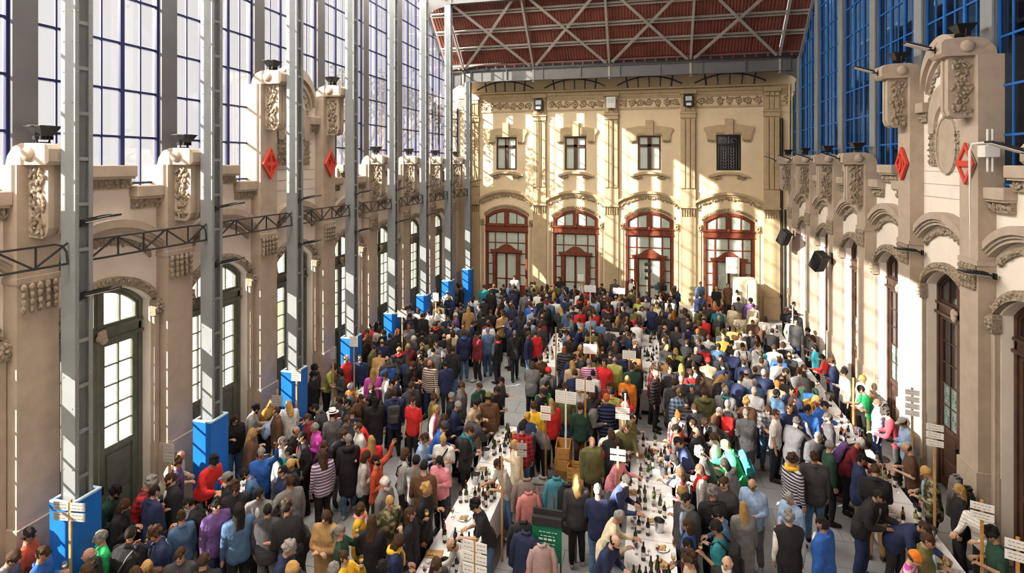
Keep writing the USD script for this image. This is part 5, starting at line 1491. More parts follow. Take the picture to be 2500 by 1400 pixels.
def template(pose, lod):
    """body and clothes of one pose; clothes are shells a little larger than the body"""
    key = (pose, lod)
    if key in _tpl: return _tpl[key]
    J = skeleton(pose); up, hd = J['up'], J['head']; q = 8 if lod < 2 else 6
    def torso(g, gz=0.0):
        pel = [((sx * .075, .005, .93), .115 + g) for sx in (-1, 1)]
        wa = [(up((sx * .06, .0, 1.12)), .108 + g) for sx in (-1, 1)]
        ch = [(up((sx * .09, -.005, 1.30)), .118 + g) for sx in (-1, 1)]
        sh = [(up((sx * .165, .005, 1.415)), .056 + g) for sx in (-1, 1)]
        return [H_(*pel, *wa, q=q), H_(*wa, *ch, q=q), H_(*ch, *sh, (up((0, .01, 1.46)), .06 + g * .6), q=q)]
    def arm(k, g, to=1.0):
        Sh, E, W, f, sx = J[k]
        a = [H_((Sh, .055 + g), (E, .041 + g), q=q)]
        if to > .5: a.append(H_((E, .041 + g), (E + (W - E) * (.97 if g else 1), .028 + g * .9), q=q))
        else: a = [H_((Sh, .056 + g), (Sh + (E - Sh) * .75, .05 + g * 1.2), q=q)]
        return a
    def leg(k, g, foot=False):
        h, kn, an, to = J[k]
        return [H_((h, .095 + g), (kn, .060 + g), q=q), H_((kn, .060 + g), (an + [0, 0, .03 if g else 0], .042 + g), q=q)]
    T = {}
    head = [m3.Manifold.sphere(1, 14 if lod == 0 else 10).scale([.074, .094, .108])]
    loc = [H_(((0, -.055, -.072), .036), ((-.035, -.02, -.055), .036), ((.035, -.02, -.055), .036), ((0, -.05, 0), .05), q=q), H_(((0, -.088, .012), .011), ((0, -.112, -.018), .013), ((0, -.09, -.028), .016), q=6)]
    for sx in (-1, 1): loc.append(H_(((sx * .074, .008, .0), .014), ((sx * .077, .016, .024), .012), q=6))
    def place_head(man):
        m = man.to_mesh(); v = m.vert_properties[:, :3] * .95 + HC
        v = np.array([hd(p) for p in v]); return m3.Manifold(m3.Mesh(np.ascontiguousarray(v, np.float32), np.ascontiguousarray(m.tri_verts, np.uint32)))
    hm = place_head(U(head + (loc if lod < 2 else loc[:1])))
    parts = torso(0) + [hm, H_((up((0, .012, 1.46)), .058), (hd((0, .01, 1.56)), .054), q=q)]
    hands = {}
    for k in 'RL':
        hnd, P = hand(J, k, lod == 0); hands[k] = P; parts += arm(k, 0) + hnd
    for k in 'rl':
        h, kn, an, to = J[k]
        parts += leg(k, 0) + [H_((an, .042), (to, .03), q=6)]
    T['body'] = finish(U(parts), [.07, .10, None][lod], [4, 3, 0][lod])
    ref, it = [.055, .075, None][lod], [5, 4, 0][lod]
    def skirt(z, r, g):
        return [H_(*[((sx * .07, .005, 1.0), .115 + g) for sx in (-1, 1)], *[((sx * .085, .005 + dy, z), r) for sx in (-1, 1) for dy in (-.03, .04)], q=q)]
    wob = [.011, .011, 0][lod]
    arms = lambda g, to: arm('R', g, to) + arm('L', g, to)
    T['sweater'] = finish(U(torso(.018) + arms(.016, 1) + skirt(.86, .105, .018)), ref, it, wob, 1)
    T['tee'] = finish(U(torso(.014) + arms(.016, .3) + skirt(.86, .105, .016)), ref, it, wob, 2)
    T['jacket'] = finish(U(torso(.032) + arms(.026, 1) + skirt(.82, .115, .034) + [H_((up((0, .03, 1.47)), .068), (up((0, .02, 1.50)), .062), q=q)]), ref, it, wob * 1.5, 3)
    T['coat'] = finish(U(torso(.034) + arms(.028, 1) + skirt(.50, .125, .036) + [H_((up((0, .03, 1.47)), .07), (up((0, .02, 1.50)), .064), q=q)]), ref, it, wob * 1.5, 4)
    T['vest'] = finish(U(torso(.034) + skirt(.84, .11, .034)), ref, it, wob, 5)
    T['trousers'] = finish(U([H_(*[((sx * .072, .005, .95), .122) for sx in (-1, 1)], *[((sx * .085, .0, .84), .105) for sx in (-1, 1)], q=q)] + leg('r', .016) + leg('l', .016)), ref, it, wob, 6)
    sh = []
    for k in 'rl':
        h, kn, an, to = J[k]; sh.append(H_((an + [0, .02, -.04], .045), (to + [0, -.02, 0], .038), (an + [0, 0, 0], .045), q=q))
    T['shoes'] = finish(U(sh).trim_by_plane([0, 0, 1], .004))
    T['hands'] = hands; T['J'] = J
    # collarless neckline is cut by the body itself; head-local things are placed with 'hd'
    T['hd'] = lambda v: np.array([hd(p) for p in np.asarray(v) * .95 + HC])
    T['up'] = lambda v: np.array([up(p) for p in np.asarray(v)])
    _tpl[key] = T
    return T
_hair = {}
def hair_mesh(style, lod):
    key = (style, lod)
    if key in _hair: return _hair[key]
    q = 16 if lod == 0 else 12 if lod == 1 else 8
    dome = m3.Manifold.sphere(1, q).scale([.084, .106, .116]).translate([0, .010, .008])
    cut = m3.Manifold.cube([.3, .3, .4], True).rotate([12, 0, 0]).translate([0, -.206, -.145])
    low = m3.Manifold.cube([.4, .5, .3], True).translate([0, 0, -.205])
    base = dome - cut - low
    if style in ('short', 'curly', 'cap', 'bald'):
        for sx in (-1, 1): base = base - m3.Manifold.sphere(.036, 10).translate([sx * .09, -.005, -.022])
        base = base - m3.Manifold.cube([.3, .07, .1], True).translate([0, -.03, -.055])
    rr_ = random.Random(hash(style) % 97 if False else sum(map(ord, style)))
    if style == 'bald':
        m = (m3.Manifold.sphere(1, q).scale([.080, .100, .10]).translate([0, .012, .0]) - m3.Manifold.cube([.4, .4, .3], True).translate([0, 0, .165]) - cut - low - m3.Manifold.cube([.3, .2, .4], True).translate([0, -.12, 0]))
    elif style == 'short': m = base
    elif style == 'curly': m = U([base] + [S((.07 * math.cos(a) * math.cos(b), .015 + .09 * math.sin(a) * math.cos(b), .03 + .085 * math.sin(b)), rr_.uniform(.034, .048), 6) for a, b in [(rr_.uniform(-.5, 3.64), rr_.uniform(-.5, 1.5)) for _ in range(26)]])
    elif style == 'bob': m = U([base, H_(((-.06, .02, .0), .038), ((-.07, .02, -.12), .036), ((-.03, .07, -.13), .04), ((-.04, .06, 0), .04)), H_(((.06, .02, .0), .038), ((.07, .02, -.12), .036), ((.03, .07, -.13), .04), ((.04, .06, 0), .04)), H_(((-.03, .07, -.13), .04), ((.03, .07, -.13), .04), ((0, .06, 0), .045))])
    elif style == 'long': m = U([base, H_(((-.06, .025, .0), .036), ((-.075, .03, -.16), .034), ((-.05, .08, -.3), .03), ((-.03, .06, 0), .04)), H_(((.06, .025, .0), .036), ((.075, .03, -.16), .034), ((.05, .08, -.3), .03), ((.03, .06, 0), .04)), H_(((-.05, .08, -.32), .03), ((.05, .08, -.32), .03), ((0, .07, 0), .05))])
    elif style == 'ponytail': m = U([base, H_(((0, .10, .05), .03), ((0, .15, .0), .034)), H_(((0, .15, .0), .034), ((0, .14, -.18), .018))])
    elif style == 'bun': m = U([base, S((0, .085, .085), .046, 10)])
    elif style == 'cap': m = (m3.Manifold.sphere(1, q).scale([.080, .100, .10]).translate([0, .012, .0]) - m3.Manifold.cube([.4, .4, .3], True).translate([0, 0, .17]) - cut - low)
    else: m = base
    _hair[key] = finish(m, .028 if lod == 0 else None, 1 if lod == 0 else 0, (.024 if style in ('short', 'curly', 'cap', 'bald') else .014) if lod == 0 else 0, 5, (24, 24, 14))
    return _hair[key]
def hat_mesh(kind):
    if kind == 'cap': return finish(m3.Manifold.sphere(1, 14).scale([.092, .112, .098]).translate([0, .006, .032]).trim_by_plane([0, 0, 1], .03) + m3.Manifold.cylinder(.012, .075, .07, 16).scale([1, 1.1, 1]).translate([0, -.10, .034]))
    if kind == 'beanie': return finish(m3.Manifold.sphere(1, 16).scale([.094, .114, .125]).translate([0, .012, .022]).trim_by_plane([0, 0, 1], .02) + m3.Manifold.cylinder(.035, .097, .095, 18).scale([1, 1.2, 1]).translate([0, .01, .012]))
    return finish(m3.Manifold.cylinder(.012, .17, .165, 24).translate([0, .005, .045]) + m3.Manifold.cylinder(.095, .098, .088, 20).scale([1, 1.15, 1]).translate([0, .008, .05]))
_hats = {}
TOPMESH = dict(sweater='sweater', shirt='sweater', plaid='sweater', striped='sweater', hoodie='jacket', tee='tee', jacket='jacket', camo='jacket', puffer='jacket', coat='coat', dress='coat', vest='vest')
TOPMAT = dict(plaid='cloth_plaid', striped='cloth_striped', camo='cloth_camo', puffer='cloth_puffer')
TOPWORD = dict(plaid='checked shirt', striped='striped top', tee='T-shirt', camo='camouflage jacket', puffer='quilted jacket', hoodie='hooded top', shirt='shirt', dress='long dress', vest='waistcoat over white shirt')
DOES = dict(st='', gl='', ph='looking down at both hands', ln='leaning forward', bd='bent over the table', dr='raising a glass to the mouth', up='with one arm raised', wk='walking', hh='with a hand at the face', cr='arms folded', pk='hands low at the pockets', hp='hand on hip')
rp = random.Random(21)
people = []
class Per: pass
for line in PEOPLE.strip().splitlines():
    t = line.split(); p = Per()
    p.x, p.y, p.yaw, p.sc = map(float, t[:4]); p.pose = t[4]; p.top, p.tc = t[5].split(':'); p.bot = t[6]; p.hs, p.hc = t[7].split(':'); p.ex = t[8:]
    people.append(p)
def zone(p):
    far = 'close to the camera' if p.y < 10.5 else 'in the near half' if p.y < 14.5 else 'midway down the hall' if p.y < 19.5 else 'far down the hall'
    x = p.x
    z = 'behind the left tables' if x < -8.3 else 'at the left tables' if x < -6.9 else 'in the left aisle' if x < -4.6 else 'at the centre left tables' if x < -3.1 else 'between the centre tables' if x < -.45 else 'at the centre right tables' if x < 1.3 else 'in the right aisle' if x < 3.5 else 'at the right tables' if x < 5.15 else 'behind the right tables'
    return z, far
def facing(p):
    a = (p.yaw - 90 - math.degrees(math.atan2(-p.y, -p.x))) % 360
    return 'facing the camera' if a < 45 or a > 315 else 'facing right' if a < 135 else 'seen from behind' if a < 225 else 'facing left'
def look(p):
    s = f"{p.tc} {TOPWORD.get(p.top, p.top)}"
    s = s.replace('lightgrey', 'light grey').replace('lightblue', 'light blue').replace('darkgreen', 'dark green').replace('denim shirt', 'denim blue shirt').replace('denim jacket', 'denim blue jacket').replace('white waistcoat', 'waistcoat')
    hat = {'cap': 'cap', 'beanie': 'knitted hat', 'hat': 'brimmed hat'}.get(p.hs)
    h = f'{p.hc} {hat}' if hat else 'balding head' if p.hs == 'bald' else {'short': f'short {p.hc} hair', 'curly': f'curly {p.hc} hair', 'long': f'long {p.hc} hair', 'bob': f'chin-length {p.hc} hair', 'bun': f'{p.hc} hair in a bun', 'ponytail': f'{p.hc} ponytail'}[p.hs]
    h = h.replace('lightgrey', 'light grey')
    e = ''
    for x in p.ex:
        if ':' in x and x.split(':')[0] in ('backpack', 'scarf'): e = x.split(':')[1] + ' ' + x.split(':')[0]
        elif x == 'beard' and not e: e = 'beard'
        elif x == 'beardwhite': e = 'white beard'
    return s, h, e
def cut16(s):
    return ' '.join(s.split()[:16])
labels = {}
for p in people:
    s, h, e = look(p); z, far = zone(p); d = DOES[p.pose]; fc = facing(p)
    we = f' and {e}' if e else ''
    cand = [f'person in {s} with {h}{we}, {fc}', f'person in {s} with {h}{we}, {d}' if d else '', f'person in {s} with {h}, {z}', f'person in {s} with {h}, {z}, {fc}', f'person in {s} with {h}{we}, {fc}, {z}', f'person in {s}, {h}, {d}, {z}' if d else '', f'person in {s}, {h}, {far}, {z}', f'person in {s}, {h}, {fc}, {far}, {z}', f'person in {s}, {p.bot} trousers, {h}, {fc}, {z}']
    p.cand = [c for c in cand if c and len(c.split()) <= 16]
# a wording counts only if it is true of one person alone
from collections import Counter
cnt_ = Counter(c for p in people for c in set(p.cand))
used_lab = set()
uniq = [p for p in people]
for p in people:
    p.label = next((c for c in p.cand if cnt_[c] == 1), None)
    if p.label: used_lab.add(p.label)
short = Counter(f'{look(q)[0]} with {look(q)[1]}' for q in people)
topc = Counter(look(q)[0] for q in people)
for p in people:
    if p.label: continue
    s, h, e = look(p); ok = None
    near = sorted((q for q in people if q is not p and math.hypot(q.x - p.x, q.y - p.y) < 4), key=lambda q: math.hypot(q.x - p.x, q.y - p.y))
    for q in near[:14]:
        a, b, _ = look(q); nm = f'{a} with {b}' if short[f'{a} with {b}'] == 1 else None
        if topc[a] == 1: nm = a
        if not nm: continue
        dx = (q.x - p.x); dirw = ('right of' if p.x > q.x else 'left of') if abs(p.x - q.x) > abs(p.y - q.y) else ('behind' if p.y > q.y else 'in front of')
        c = f'person in {s}, {h}, {dirw} the one in {nm}'
        if len(c.split()) <= 16 and c not in used_lab: ok = c; break
    if not ok:
        for q in near[:14]:
            a, b, _ = look(q)
            c = f'person in {s}, {h}, {"behind" if p.y > q.y else "in front of"} the one in {a}, {facing(q)}'
            if len(c.split()) <= 16 and c not in used_lab: ok = c; break
    p.label = ok or f'person in {s}, {h}, {zone(p)[0]}, {zone(p)[1]}'
    used_lab.add(p.label)

def xf(v, p, mir):
    v = np.array(v, float) * p.sc * np.array([(-1 if mir else 1) * p.g, p.g, 1])
    return v
def add_part(name, vf, m, parent, p, mir, col, smooth=True):
    v, f = vf
    return obj(name, (xf(v, p, mir), f[:, ::-1] if mir else f), m, parent, smooth=smooth, col=col)
def jig(c, r, a=.12): return tuple(np.clip(np.array(c) * (1 + r.uniform(-a, a)), 0, 1))
EYES = None
GLASSES = []
for n_, p in enumerate(people):
    r = random.Random(n_ * 13 + 5)
    lod = 0 if p.y < 15.5 else 1
    T = template(p.pose, lod); mir = r.random() < .5 and p.pose not in ('st', 'wk')
    p.mir = mir; p.g = r.uniform(.90, 1.03)
    x = thing('person', p.label, 'person', (p.x, p.y, 0), p.yaw)
    x.SetCustomDataByKey('group', 'crowd at the tasting fair')
    add_part('body', T['body'], 'skin', x, p, mir, jig(SKIN[r.choice([0, 1, 2, 3, 0, 3, 2, 1, 4] if r.random() < .9 else [4])], r))
    tm = TOPMESH[p.top]
    if p.top == 'vest': add_part('shirt', T['sweater'], 'cloth', x, p, mir, jig(COL['white'], r, .05))
    add_part({'sweater': 'sweater', 'tee': 't_shirt', 'jacket': 'jacket', 'coat': 'coat', 'vest': 'waistcoat'}[tm] if p.top not in ('shirt', 'plaid', 'dress') else ('dress' if p.top == 'dress' else 'shirt'), T[tm], TOPMAT.get(p.top, 'cloth'), x, p, mir, jig(COL[p.tc], r))
    if tm == 'jacket' and r.random() < .55 and lod == 0:      # open jacket: a strip of the shirt shows in front
        zz = MB().ell((0, -.118, 1.25), (.055, .045, .22)); v, f = zz.arrays(); add_part('shirt_front', (T['up'](v), f), 'cloth', x, p, mir, jig(r.choice([COL['white'], COL['grey'], COL['lightblue'], COL['maroon'], COL['black']]), r))
    if p.top in ('shirt', 'plaid', 'jacket', 'camo', 'puffer', 'coat') and lod == 0:
        t_ = np.linspace(-2.2, 2.2, 13); k_ = .068 if p.top in ('shirt', 'plaid') else .078
        cb = MB().tube(np.c_[k_ * np.sin(t_), .012 + k_ * np.cos(t_), 1.497 - .035 * (1 - np.cos(t_)) / 2], .020, 7); v, f = cb.arrays(); add_part('collar', (T['up'](v), f), TOPMAT.get(p.top, 'cloth'), x, p, mir, jig(COL[p.tc], r))
    add_part('trousers', T['trousers'], 'cloth', x, p, mir, jig(COL[p.bot], r)); add_part('shoes', T['shoes'], 'cloth', x, p, mir, jig(r.choice([COL['black'], COL['brown'], COL['black'], COL['charcoal'], COL['lightgrey']]), r))
    hs = p.hs
    if hs in ('cap', 'beanie', 'hat'):
        if hs not in _hats: _hats[hs] = hat_mesh(hs)
        v, f = _hats[hs]; add_part({'cap': 'cap', 'beanie': 'knitted_hat', 'hat': 'brimmed_hat'}[hs], (T['hd'](v), f), 'cloth', x, p, mir, COL[p.hc])
        v, f = hair_mesh('cap', lod); add_part('hair', (T['hd'](v), f), 'hair', x, p, mir, HAIR['brown'])
        if hs == 'hat':
            v, f = MB().lathe([(.101, 0), (.101, .03)], (0, .008, .055), 20).arrays(); add_part('hat_band', (T['hd'](v * [1, 1.15, 1]), f), 'cloth', x, p, mir, COL['black'])
    else:
        v, f = hair_mesh(hs, lod); add_part('hair', (T['hd'](v), f), 'hair', x, p, mir, jig(HAIR[p.hc], r, .2))
    if lod == 0:
        b = MB()
        for sx in (-1, 1): b.ell((sx * .030, -.083, .018), (.012, .008, .007)).ell((sx * .031, -.086, .038), (.017, .006, .004))
        v, f = b.arrays(); add_part('eyes', (T['hd'](v), f), 'plain_tint', x, p, mir, (.02, .014, .012))
        v, f = MB().ell((0, -.088, -.052), (.022, .008, .006)).arrays(); add_part('mouth', (T['hd'](v), f), 'plain_tint', x, p, mir, (.30, .09, .08))
    for e in p.ex:
        k, _, c = e.partition(':')
        if k in ('beard', 'beardwhite'):
            m = H_(((-.052, -.035, -.05), .026), ((.052, -.035, -.05), .026), ((0, -.07, -.085), .034), ((0, -.075, -.05 - .02), .028)); v, f = finish(m)
            if k == 'beardwhite': v = v * [1.05, 1.1, 1.35]
            add_part('beard', (T['hd'](v), f), 'hair', x, p, mir, HAIR['white'] if k == 'beardwhite' else HAIR.get(p.hc, HAIR['brown']) if p.hc in HAIR else HAIR['black'])
        elif k in ('glasses', 'sunglasses'):
            b = MB()
            for sx in (-1, 1):
                if k == 'sunglasses': b.ell((sx * .032, -.098, .016), (.027, .008, .02))
                else:
                    t_ = np.linspace(0, 2 * math.pi, 13); b.tube(np.c_[sx * .032 + .025 * np.cos(t_), np.full(13, -.1), .016 + .019 * np.sin(t_)], .0035, 5, False)
                b.tube([(sx * .058, -.096, .02), (sx * .08, .0, .02)], .0035, 5)
            b.tube([(-.008, -.103, .018), (.008, -.103, .018)], .0035, 5)
            v, f = b.arrays(); add_part(k, (T['hd'](v), f), 'plain_tint', x, p, mir, (.012, .012, .012))
        elif k == 'scarf':
            t_ = np.linspace(0, 2 * math.pi, 15); b = MB()
            b.tube(np.c_[.085 * np.cos(t_), .02 + .085 * np.sin(t_), 1.49 + .015 * np.sin(t_ * 3)], .042, 8, False); b.tube([(.05, -.08, 1.47), (.06, -.15, 1.36), (.055, -.165, 1.2)], [.035, .035, .03], 7)
            v, f = b.arrays(); add_part('scarf', (T['up'](v), f), 'cloth', x, p, mir, COL[c])
        elif k == 'backpack':
            m = H_(*[((sx * .11, y_, z_), .05) for sx in (-1, 1) for y_ in (.19, .25) for z_ in (1.02, 1.36)]); m2 = H_(*[((sx * .08, .31, z_), .035) for sx in (-1, 1) for z_ in (1.02, 1.17)])
            v, f = finish(m + m2); bp = add_part('backpack', (T['up'](v), f), 'cloth', x, p, mir, COL[c], smooth=40)
            b = MB()
            for sx in (-1, 1): b.tube([(sx * .11, .15, 1.4), (sx * .12, .02, 1.485), (sx * .12, -.12, 1.42), (sx * .13, -.15, 1.25), (sx * .15, .02, 1.08)], .02, 6)
            v, f = b.arrays(); add_part('strap', (T['up'](v), f), 'cloth', bp, p, mir, jig(COL['black'], r))
        elif k == 'strap':
            b = MB().tube([(-.14, .02, 1.48), (-.08, -.145, 1.4), (.04, -.155, 1.2), (.16, -.06, 1.0), (.19, .0, .9)], .016, 6).tube([(-.14, .02, 1.48), (-.06, .15, 1.38), (.08, .15, 1.15), (.19, .0, .9)], .016, 6)
            b.ell((.2, .02, .84), (.05, .13, .11)); v, f = b.arrays(); add_part('shoulder_bag', (T['up'](v), f), 'cloth', x, p, mir, COL[c])
        elif k == 'tote':
            b = MB().tube([(.17, -.1, 1.46), (.2, -.06, 1.2), (.23, 0, .98)], .014, 6).tube([(.17, .1, 1.46), (.2, .08, 1.2), (.23, .05, .98)], .014, 6).ell((.24, .03, .82), (.045, .16, .19)); v, f = b.arrays(); add_part('tote_bag', (v, f), 'cloth', x, p, mir, COL['cream'])
        elif k == 'hood':
            t_ = np.linspace(.0, math.pi, 9); b = MB().tube(np.c_[.11 * np.cos(t_), .03 + .10 * np.sin(t_), 1.48 + .0 * t_], [.04, .05, .06, .068, .07, .068, .06, .05, .04], 8); v, f = b.arrays(); add_part('hood', (T['up'](v), f), 'cloth', x, p, mir, COL[p.tc])
    # where the glass or camera is held, in the hall's coordinates
    hnd = xf([T['hands']['R']], p, mir)[0]; ca, sa = math.cos(math.radians(p.yaw)), math.sin(math.radians(p.yaw))
    p.hand = (p.x + hnd[0] * ca - hnd[1] * sa, p.y + hnd[0] * sa + hnd[1] * ca, hnd[2])
# ---- the rest of the crowd: smaller, farther figures, one uncountable mass
cv, cf, cc, cn = [], [], [], 0
for n_, line in enumerate(CROWD.strip().splitlines()):
    t = line.split(); p = Per(); r = random.Random(n_ + 900)
    p.x, p.y, p.yaw, p.sc = map(float, t[:4]); p.pose = t[4]; p.top, p.tc = t[5].split(':'); p.bot = t[6]; p.hs, p.hc = t[7].split(':'); p.g = r.uniform(.90, 1.02)
    T = template(p.pose, 2); mir = r.random() < .5; ca, sa = math.cos(math.radians(p.yaw)), math.sin(math.radians(p.yaw))
    hv, hf = hair_mesh(p.hs if p.hs not in ('beanie', 'hat') else 'short', 2)
    for (v, f), c in ((T['body'], jig(SKIN[r.randrange(4)], r)), (T[TOPMESH[p.top]], jig(COL[p.tc], r)), (T['trousers'], jig(COL[p.bot], r)), (T['shoes'], COL['black']), ((T['hd'](hv), hf), jig(HAIR.get(p.hc, HAIR['black']), r, .2))):
        v = xf(v, p, mir); v = np.c_[v[:, 0] * ca - v[:, 1] * sa + p.x, v[:, 0] * sa + v[:, 1] * ca + p.y, v[:, 2]]
        cv.append(v); cf.append((f[:, ::-1] if mir else f) + cn); cc.append(np.tile(c, (len(v), 1))); cn += len(v)
obj('crowd', (np.vstack(cv), np.vstack(cf)), 'cloth', None, 'dense distant crowd filling the gaps towards the far wall', 'crowd', kind='stuff', smooth=True, col=np.vstack(cc))
# ================================================================ TABLES AND WHAT STANDS ON THEM
mat('cloth_white', (.74, .74, .76), .9, .04, 3)
mat('wood_pale', (.46, .29, .13), .6, .15, 9)
mat('wood_crate', (.50, .26, .07), .6, .18, 9)
mat('wood_crate_dark', (.26, .14, .05), .6, .18, 9)
mat('sign_white', (.78, .78, .77), .6, .02, 2)
mat('sign_shade_grey', (.36, .35, .34), .6, .05, 2)  # shade on the left boards painted as grey; dark boards share it
mat('ink', (.06, .06, .07), .6, .02, 2)
mat('bottle_dark', (.012, .010, .008), .12, .1, 3, spec=.7)
mat('bottle_green', (.025, .055, .012), .12, .1, 3, spec=.7)
mat('bottle_pale', (.34, .30, .12), .12, .1, 3, spec=.7)
mat('label_white', (.72, .70, .66), .6, .05, 9)
mat('capsule_red', (.30, .02, .03), .4, .05, 9)
mat('capsule_black', (.02, .02, .02), .4, .05, 9)
mat('bread', (.52, .33, .12), .8, .2, 30)
mat('plate_white', (.74, .74, .72), .3, .02, 5)
mat('chrome', (.55, .56, .58), .2, .03, 5, metal=1.0)
mat('paper', (.72, .72, .70), .8, .04, 9)
mat('bin_blue', (.008, .04, .36), .45, .05, 3)
mat('banner_green', (.005, .16, .09), .6, .08, 3)
mat('bag_black', (.02, .02, .022), .7, .1, 6)
mat('box_orange', (.75, .33, .03), .5, .05, 3)
mat('cabinet_cream', (.62, .56, .42), .5, .04, 2)
for k, c in dict(red=(.62, .02, .03), pink=(.55, .22, .22), black=(.02, .02, .022), grey=(.16, .15, .15), greybrown=(.24, .19, .17), navy=(.02, .03, .08), teal=(.05, .22, .30), lilac=(.42, .30, .29), olive=(.09, .11, .05)).items(): mat('coat_' + k, c, .9, .15, 7, .25)
M['glass_clear'] = usdkit.material(stage, '/World/Looks/glass_clear', {'t': ('transparent_bsdf', {'color': (.90, .92, .92)}), 'g': ('glossy_bsdf', {'roughness': .05}), 'lw': ('layer_weight', {'blend': .35}), 'fr': ('math', {'math_type': 'multiply_add', 'value2': .7, 'value3': .08}), 'm': ('mix_closure', {})},
    [('lw.facing', 'fr.value1'), ('fr.value', 'm.fac'), ('t.BSDF', 'm.closure1'), ('g.BSDF', 'm.closure2')], surface='m.closure')
mat('wine_red', (.10, .004, .012), .1, .05, 3, spec=.6)
mat('wine_gold', (.55, .38, .08), .1, .05, 3, spec=.6)

def make_table(label, w, loc):
    t = thing('folding_table', label, 'table', loc, 0, 'folding tables')
    obj('tabletop', MB().box(-w / 2, w / 2, -.9, .9, .715, .74, .008), 'wood_pale', t)
    for sx in (-1, 1):
        for sy in (-1, 1): obj('leg', MB().tube([(sx * (w / 2 - .06), sy * .75, .715), (sx * (w / 2 - .04), sy * .82, 0)], .016, 7), 'steel', t)
    return t
def make_cloth(label, w, loc, seed):
    rc = random.Random(seed); per = []
    L, W = .915, w / 2 + .015
    for a, b in (((-W, -L), (W, -L)), ((W, -L), (W, L)), ((W, L), (-W, L)), ((-W, L), (-W, -L))):
        n = 12 if abs(a[0] - b[0]) > .01 else 28
        per += [(a[0] + (b[0] - a[0]) * k / n, a[1] + (b[1] - a[1]) * k / n) for k in range(n)]
    per = np.array(per); n = len(per); nr = per / np.array([W, L]); nr = np.where(np.abs(nr) > .995, np.sign(nr), 0)
    rows = []
    ph = rc.uniform(0, 6)
    for k, (z, amp) in enumerate(((.752, 0), (.735, .004), (.5, .018), (.27, .03), (.12, .034))):
        wv = np.sin(np.arange(n) * .95 + ph) + .5 * np.sin(np.arange(n) * .41 + ph * 2)
        rows.append(np.c_[per + nr * (.003 + .006 * k + amp * .35 * wv)[:, None], np.full(n, z)])
    v = np.vstack(rows + [[[0, 0, .752]]]); f = []
    for k in range(4):
        for i in range(n):
            j = (i + 1) % n; a, b, c_, d = k * n + i, k * n + j, (k + 1) * n + j, (k + 1) * n + i
            f += [[a, c_, b], [a, d, c_]]
    top = len(v) - 1; f += [[i, (i + 1) % n, top] for i in range(n)]
    t = thing('tablecloth', label, 'tablecloth', loc, 0, 'white tablecloths')
    obj('cloth', (v, np.array(f)), 'cloth_white', t, smooth=40)
    return t
def make_bottle(m, cap, label, loc, lab='label_white'):
    t = thing('wine_bottle', label, 'bottle', loc, 0)
    obj('glass_body', MB().lathe([(0, 0), (.036, 0), (.038, .01), (.038, .19), (.033, .215), (.015, .245), (.014, .30), (.0155, .302), (.0155, .312), (0, .312)], n=12), m, t, smooth=40)
    obj('paper_label', MB().lathe([(.0386, .06), (.0386, .15)], n=12), lab, t, smooth=True)
    obj('capsule', MB().lathe([(.0160, .25), (.0160, .314), (0, .3145)], n=10), cap, t, smooth=40)
    return t
def make_glass(label, loc, wine='wine_red'):
    t = thing('wine_glass', label, 'glass', loc, 0)
    obj('bowl', MB().lathe([(.004, .085), (.022, .095), (.036, .125), (.038, .15), (.031, .195)], n=12), 'glass_clear', t, smooth=True)
    obj('stem', MB().lathe([(0, 0), (.033, 0), (.033, .003), (.006, .008), (.004, .02), (.004, .088), (0, .09)], n=10), 'glass_clear', t, smooth=40)
    obj('wine', MB().lathe([(0, .094), (.02, .096), (.033, .122), (.034, .132), (0, .132)], n=10), wine, t, smooth=40)
    return t
def make_bucket(label, loc):
    t = thing('ice_bucket', label, 'bucket', loc)
    obj('pail', MB().lathe([(0, .005), (.07, .0), (.075, .01), (.1, .2), (.106, .205), (.106, .212), (.097, .208), (.072, .02), (0, .018)], n=18), 'chrome', t, smooth=40)
    for sg in (-1, 1): obj('handle', MB().tube([(sg * .1, -.03, .17), (sg * .125, -.02, .165), (sg * .125, .02, .165), (sg * .1, .03, .17)], .006, 6), 'chrome', t)
    return t
def make_plate(label, loc):
    t = thing('plate', label, 'plate', loc)
    obj('dish', MB().lathe([(0, .004), (.08, .004), (.085, .0), (.14, .018), (.142, .022), (.085, .008), (0, .009)], n=22), 'plate_white', t, smooth=40)
    fd = MB(); rq = random.Random(4)
    for k in range(12): fd.ell((rq.uniform(-.07, .07), rq.uniform(-.07, .07), .022), (.03, .022, .014), rotm(0, 0, rq.uniform(0, 3)))
    obj('snacks', fd, 'bread', t, kind='stuff')
    return t
def make_papers(label, loc, rz):
    t = thing('leaflets', label, 'leaflets', loc, rz)
    rq = random.Random(int(abs(loc[1]) * 100)); p = MB()
    for k in range(4):
        x, y = rq.uniform(-.03, .03), rq.uniform(-.03, .03); p.box(x - .105, x + .105, y - .148, y + .148, k * .004, k * .004 + .003)
    obj('sheets', p, 'paper', t)
    pr = MB()
    for k in range(7): pr.box(x - .08, x + .08 - .02 * (k % 3), y - .12 + .032 * k, y - .108 + .032 * k, .0151, .0158)
    obj('print', pr, 'ink', t, kind='stuff')
    return t
ROWS = [('left row', -8.25, .6, 7.4, 10), ('near centre left row', -3.4, .8, 8.4, 3), ('far centre left row', -3.4, .7, 18.4, 2), ('near centre right row', 0., .84, 8.5, 3), ('far centre right row', 0., .6, 17.2, 3), ('right row', 4.75, .7, 9., 9)]
ordn = ['first', 'second', 'third', 'fourth', 'fifth', 'sixth', 'seventh', 'eighth', 'ninth', 'last']
tb, cl, bt, gl0, bk, pt, nb_ = {}, {}, {}, None, None, None, 0
rt2 = random.Random(77)
BT = [('bottle_dark', 'capsule_black'), ('bottle_dark', 'capsule_red'), ('bottle_green', 'capsule_black'), ('bottle_pale', 'capsule_black')]
BW = ['dark wine bottle with black capsule', 'dark wine bottle with red capsule', 'green wine bottle', 'pale wine bottle']
gtot = 0
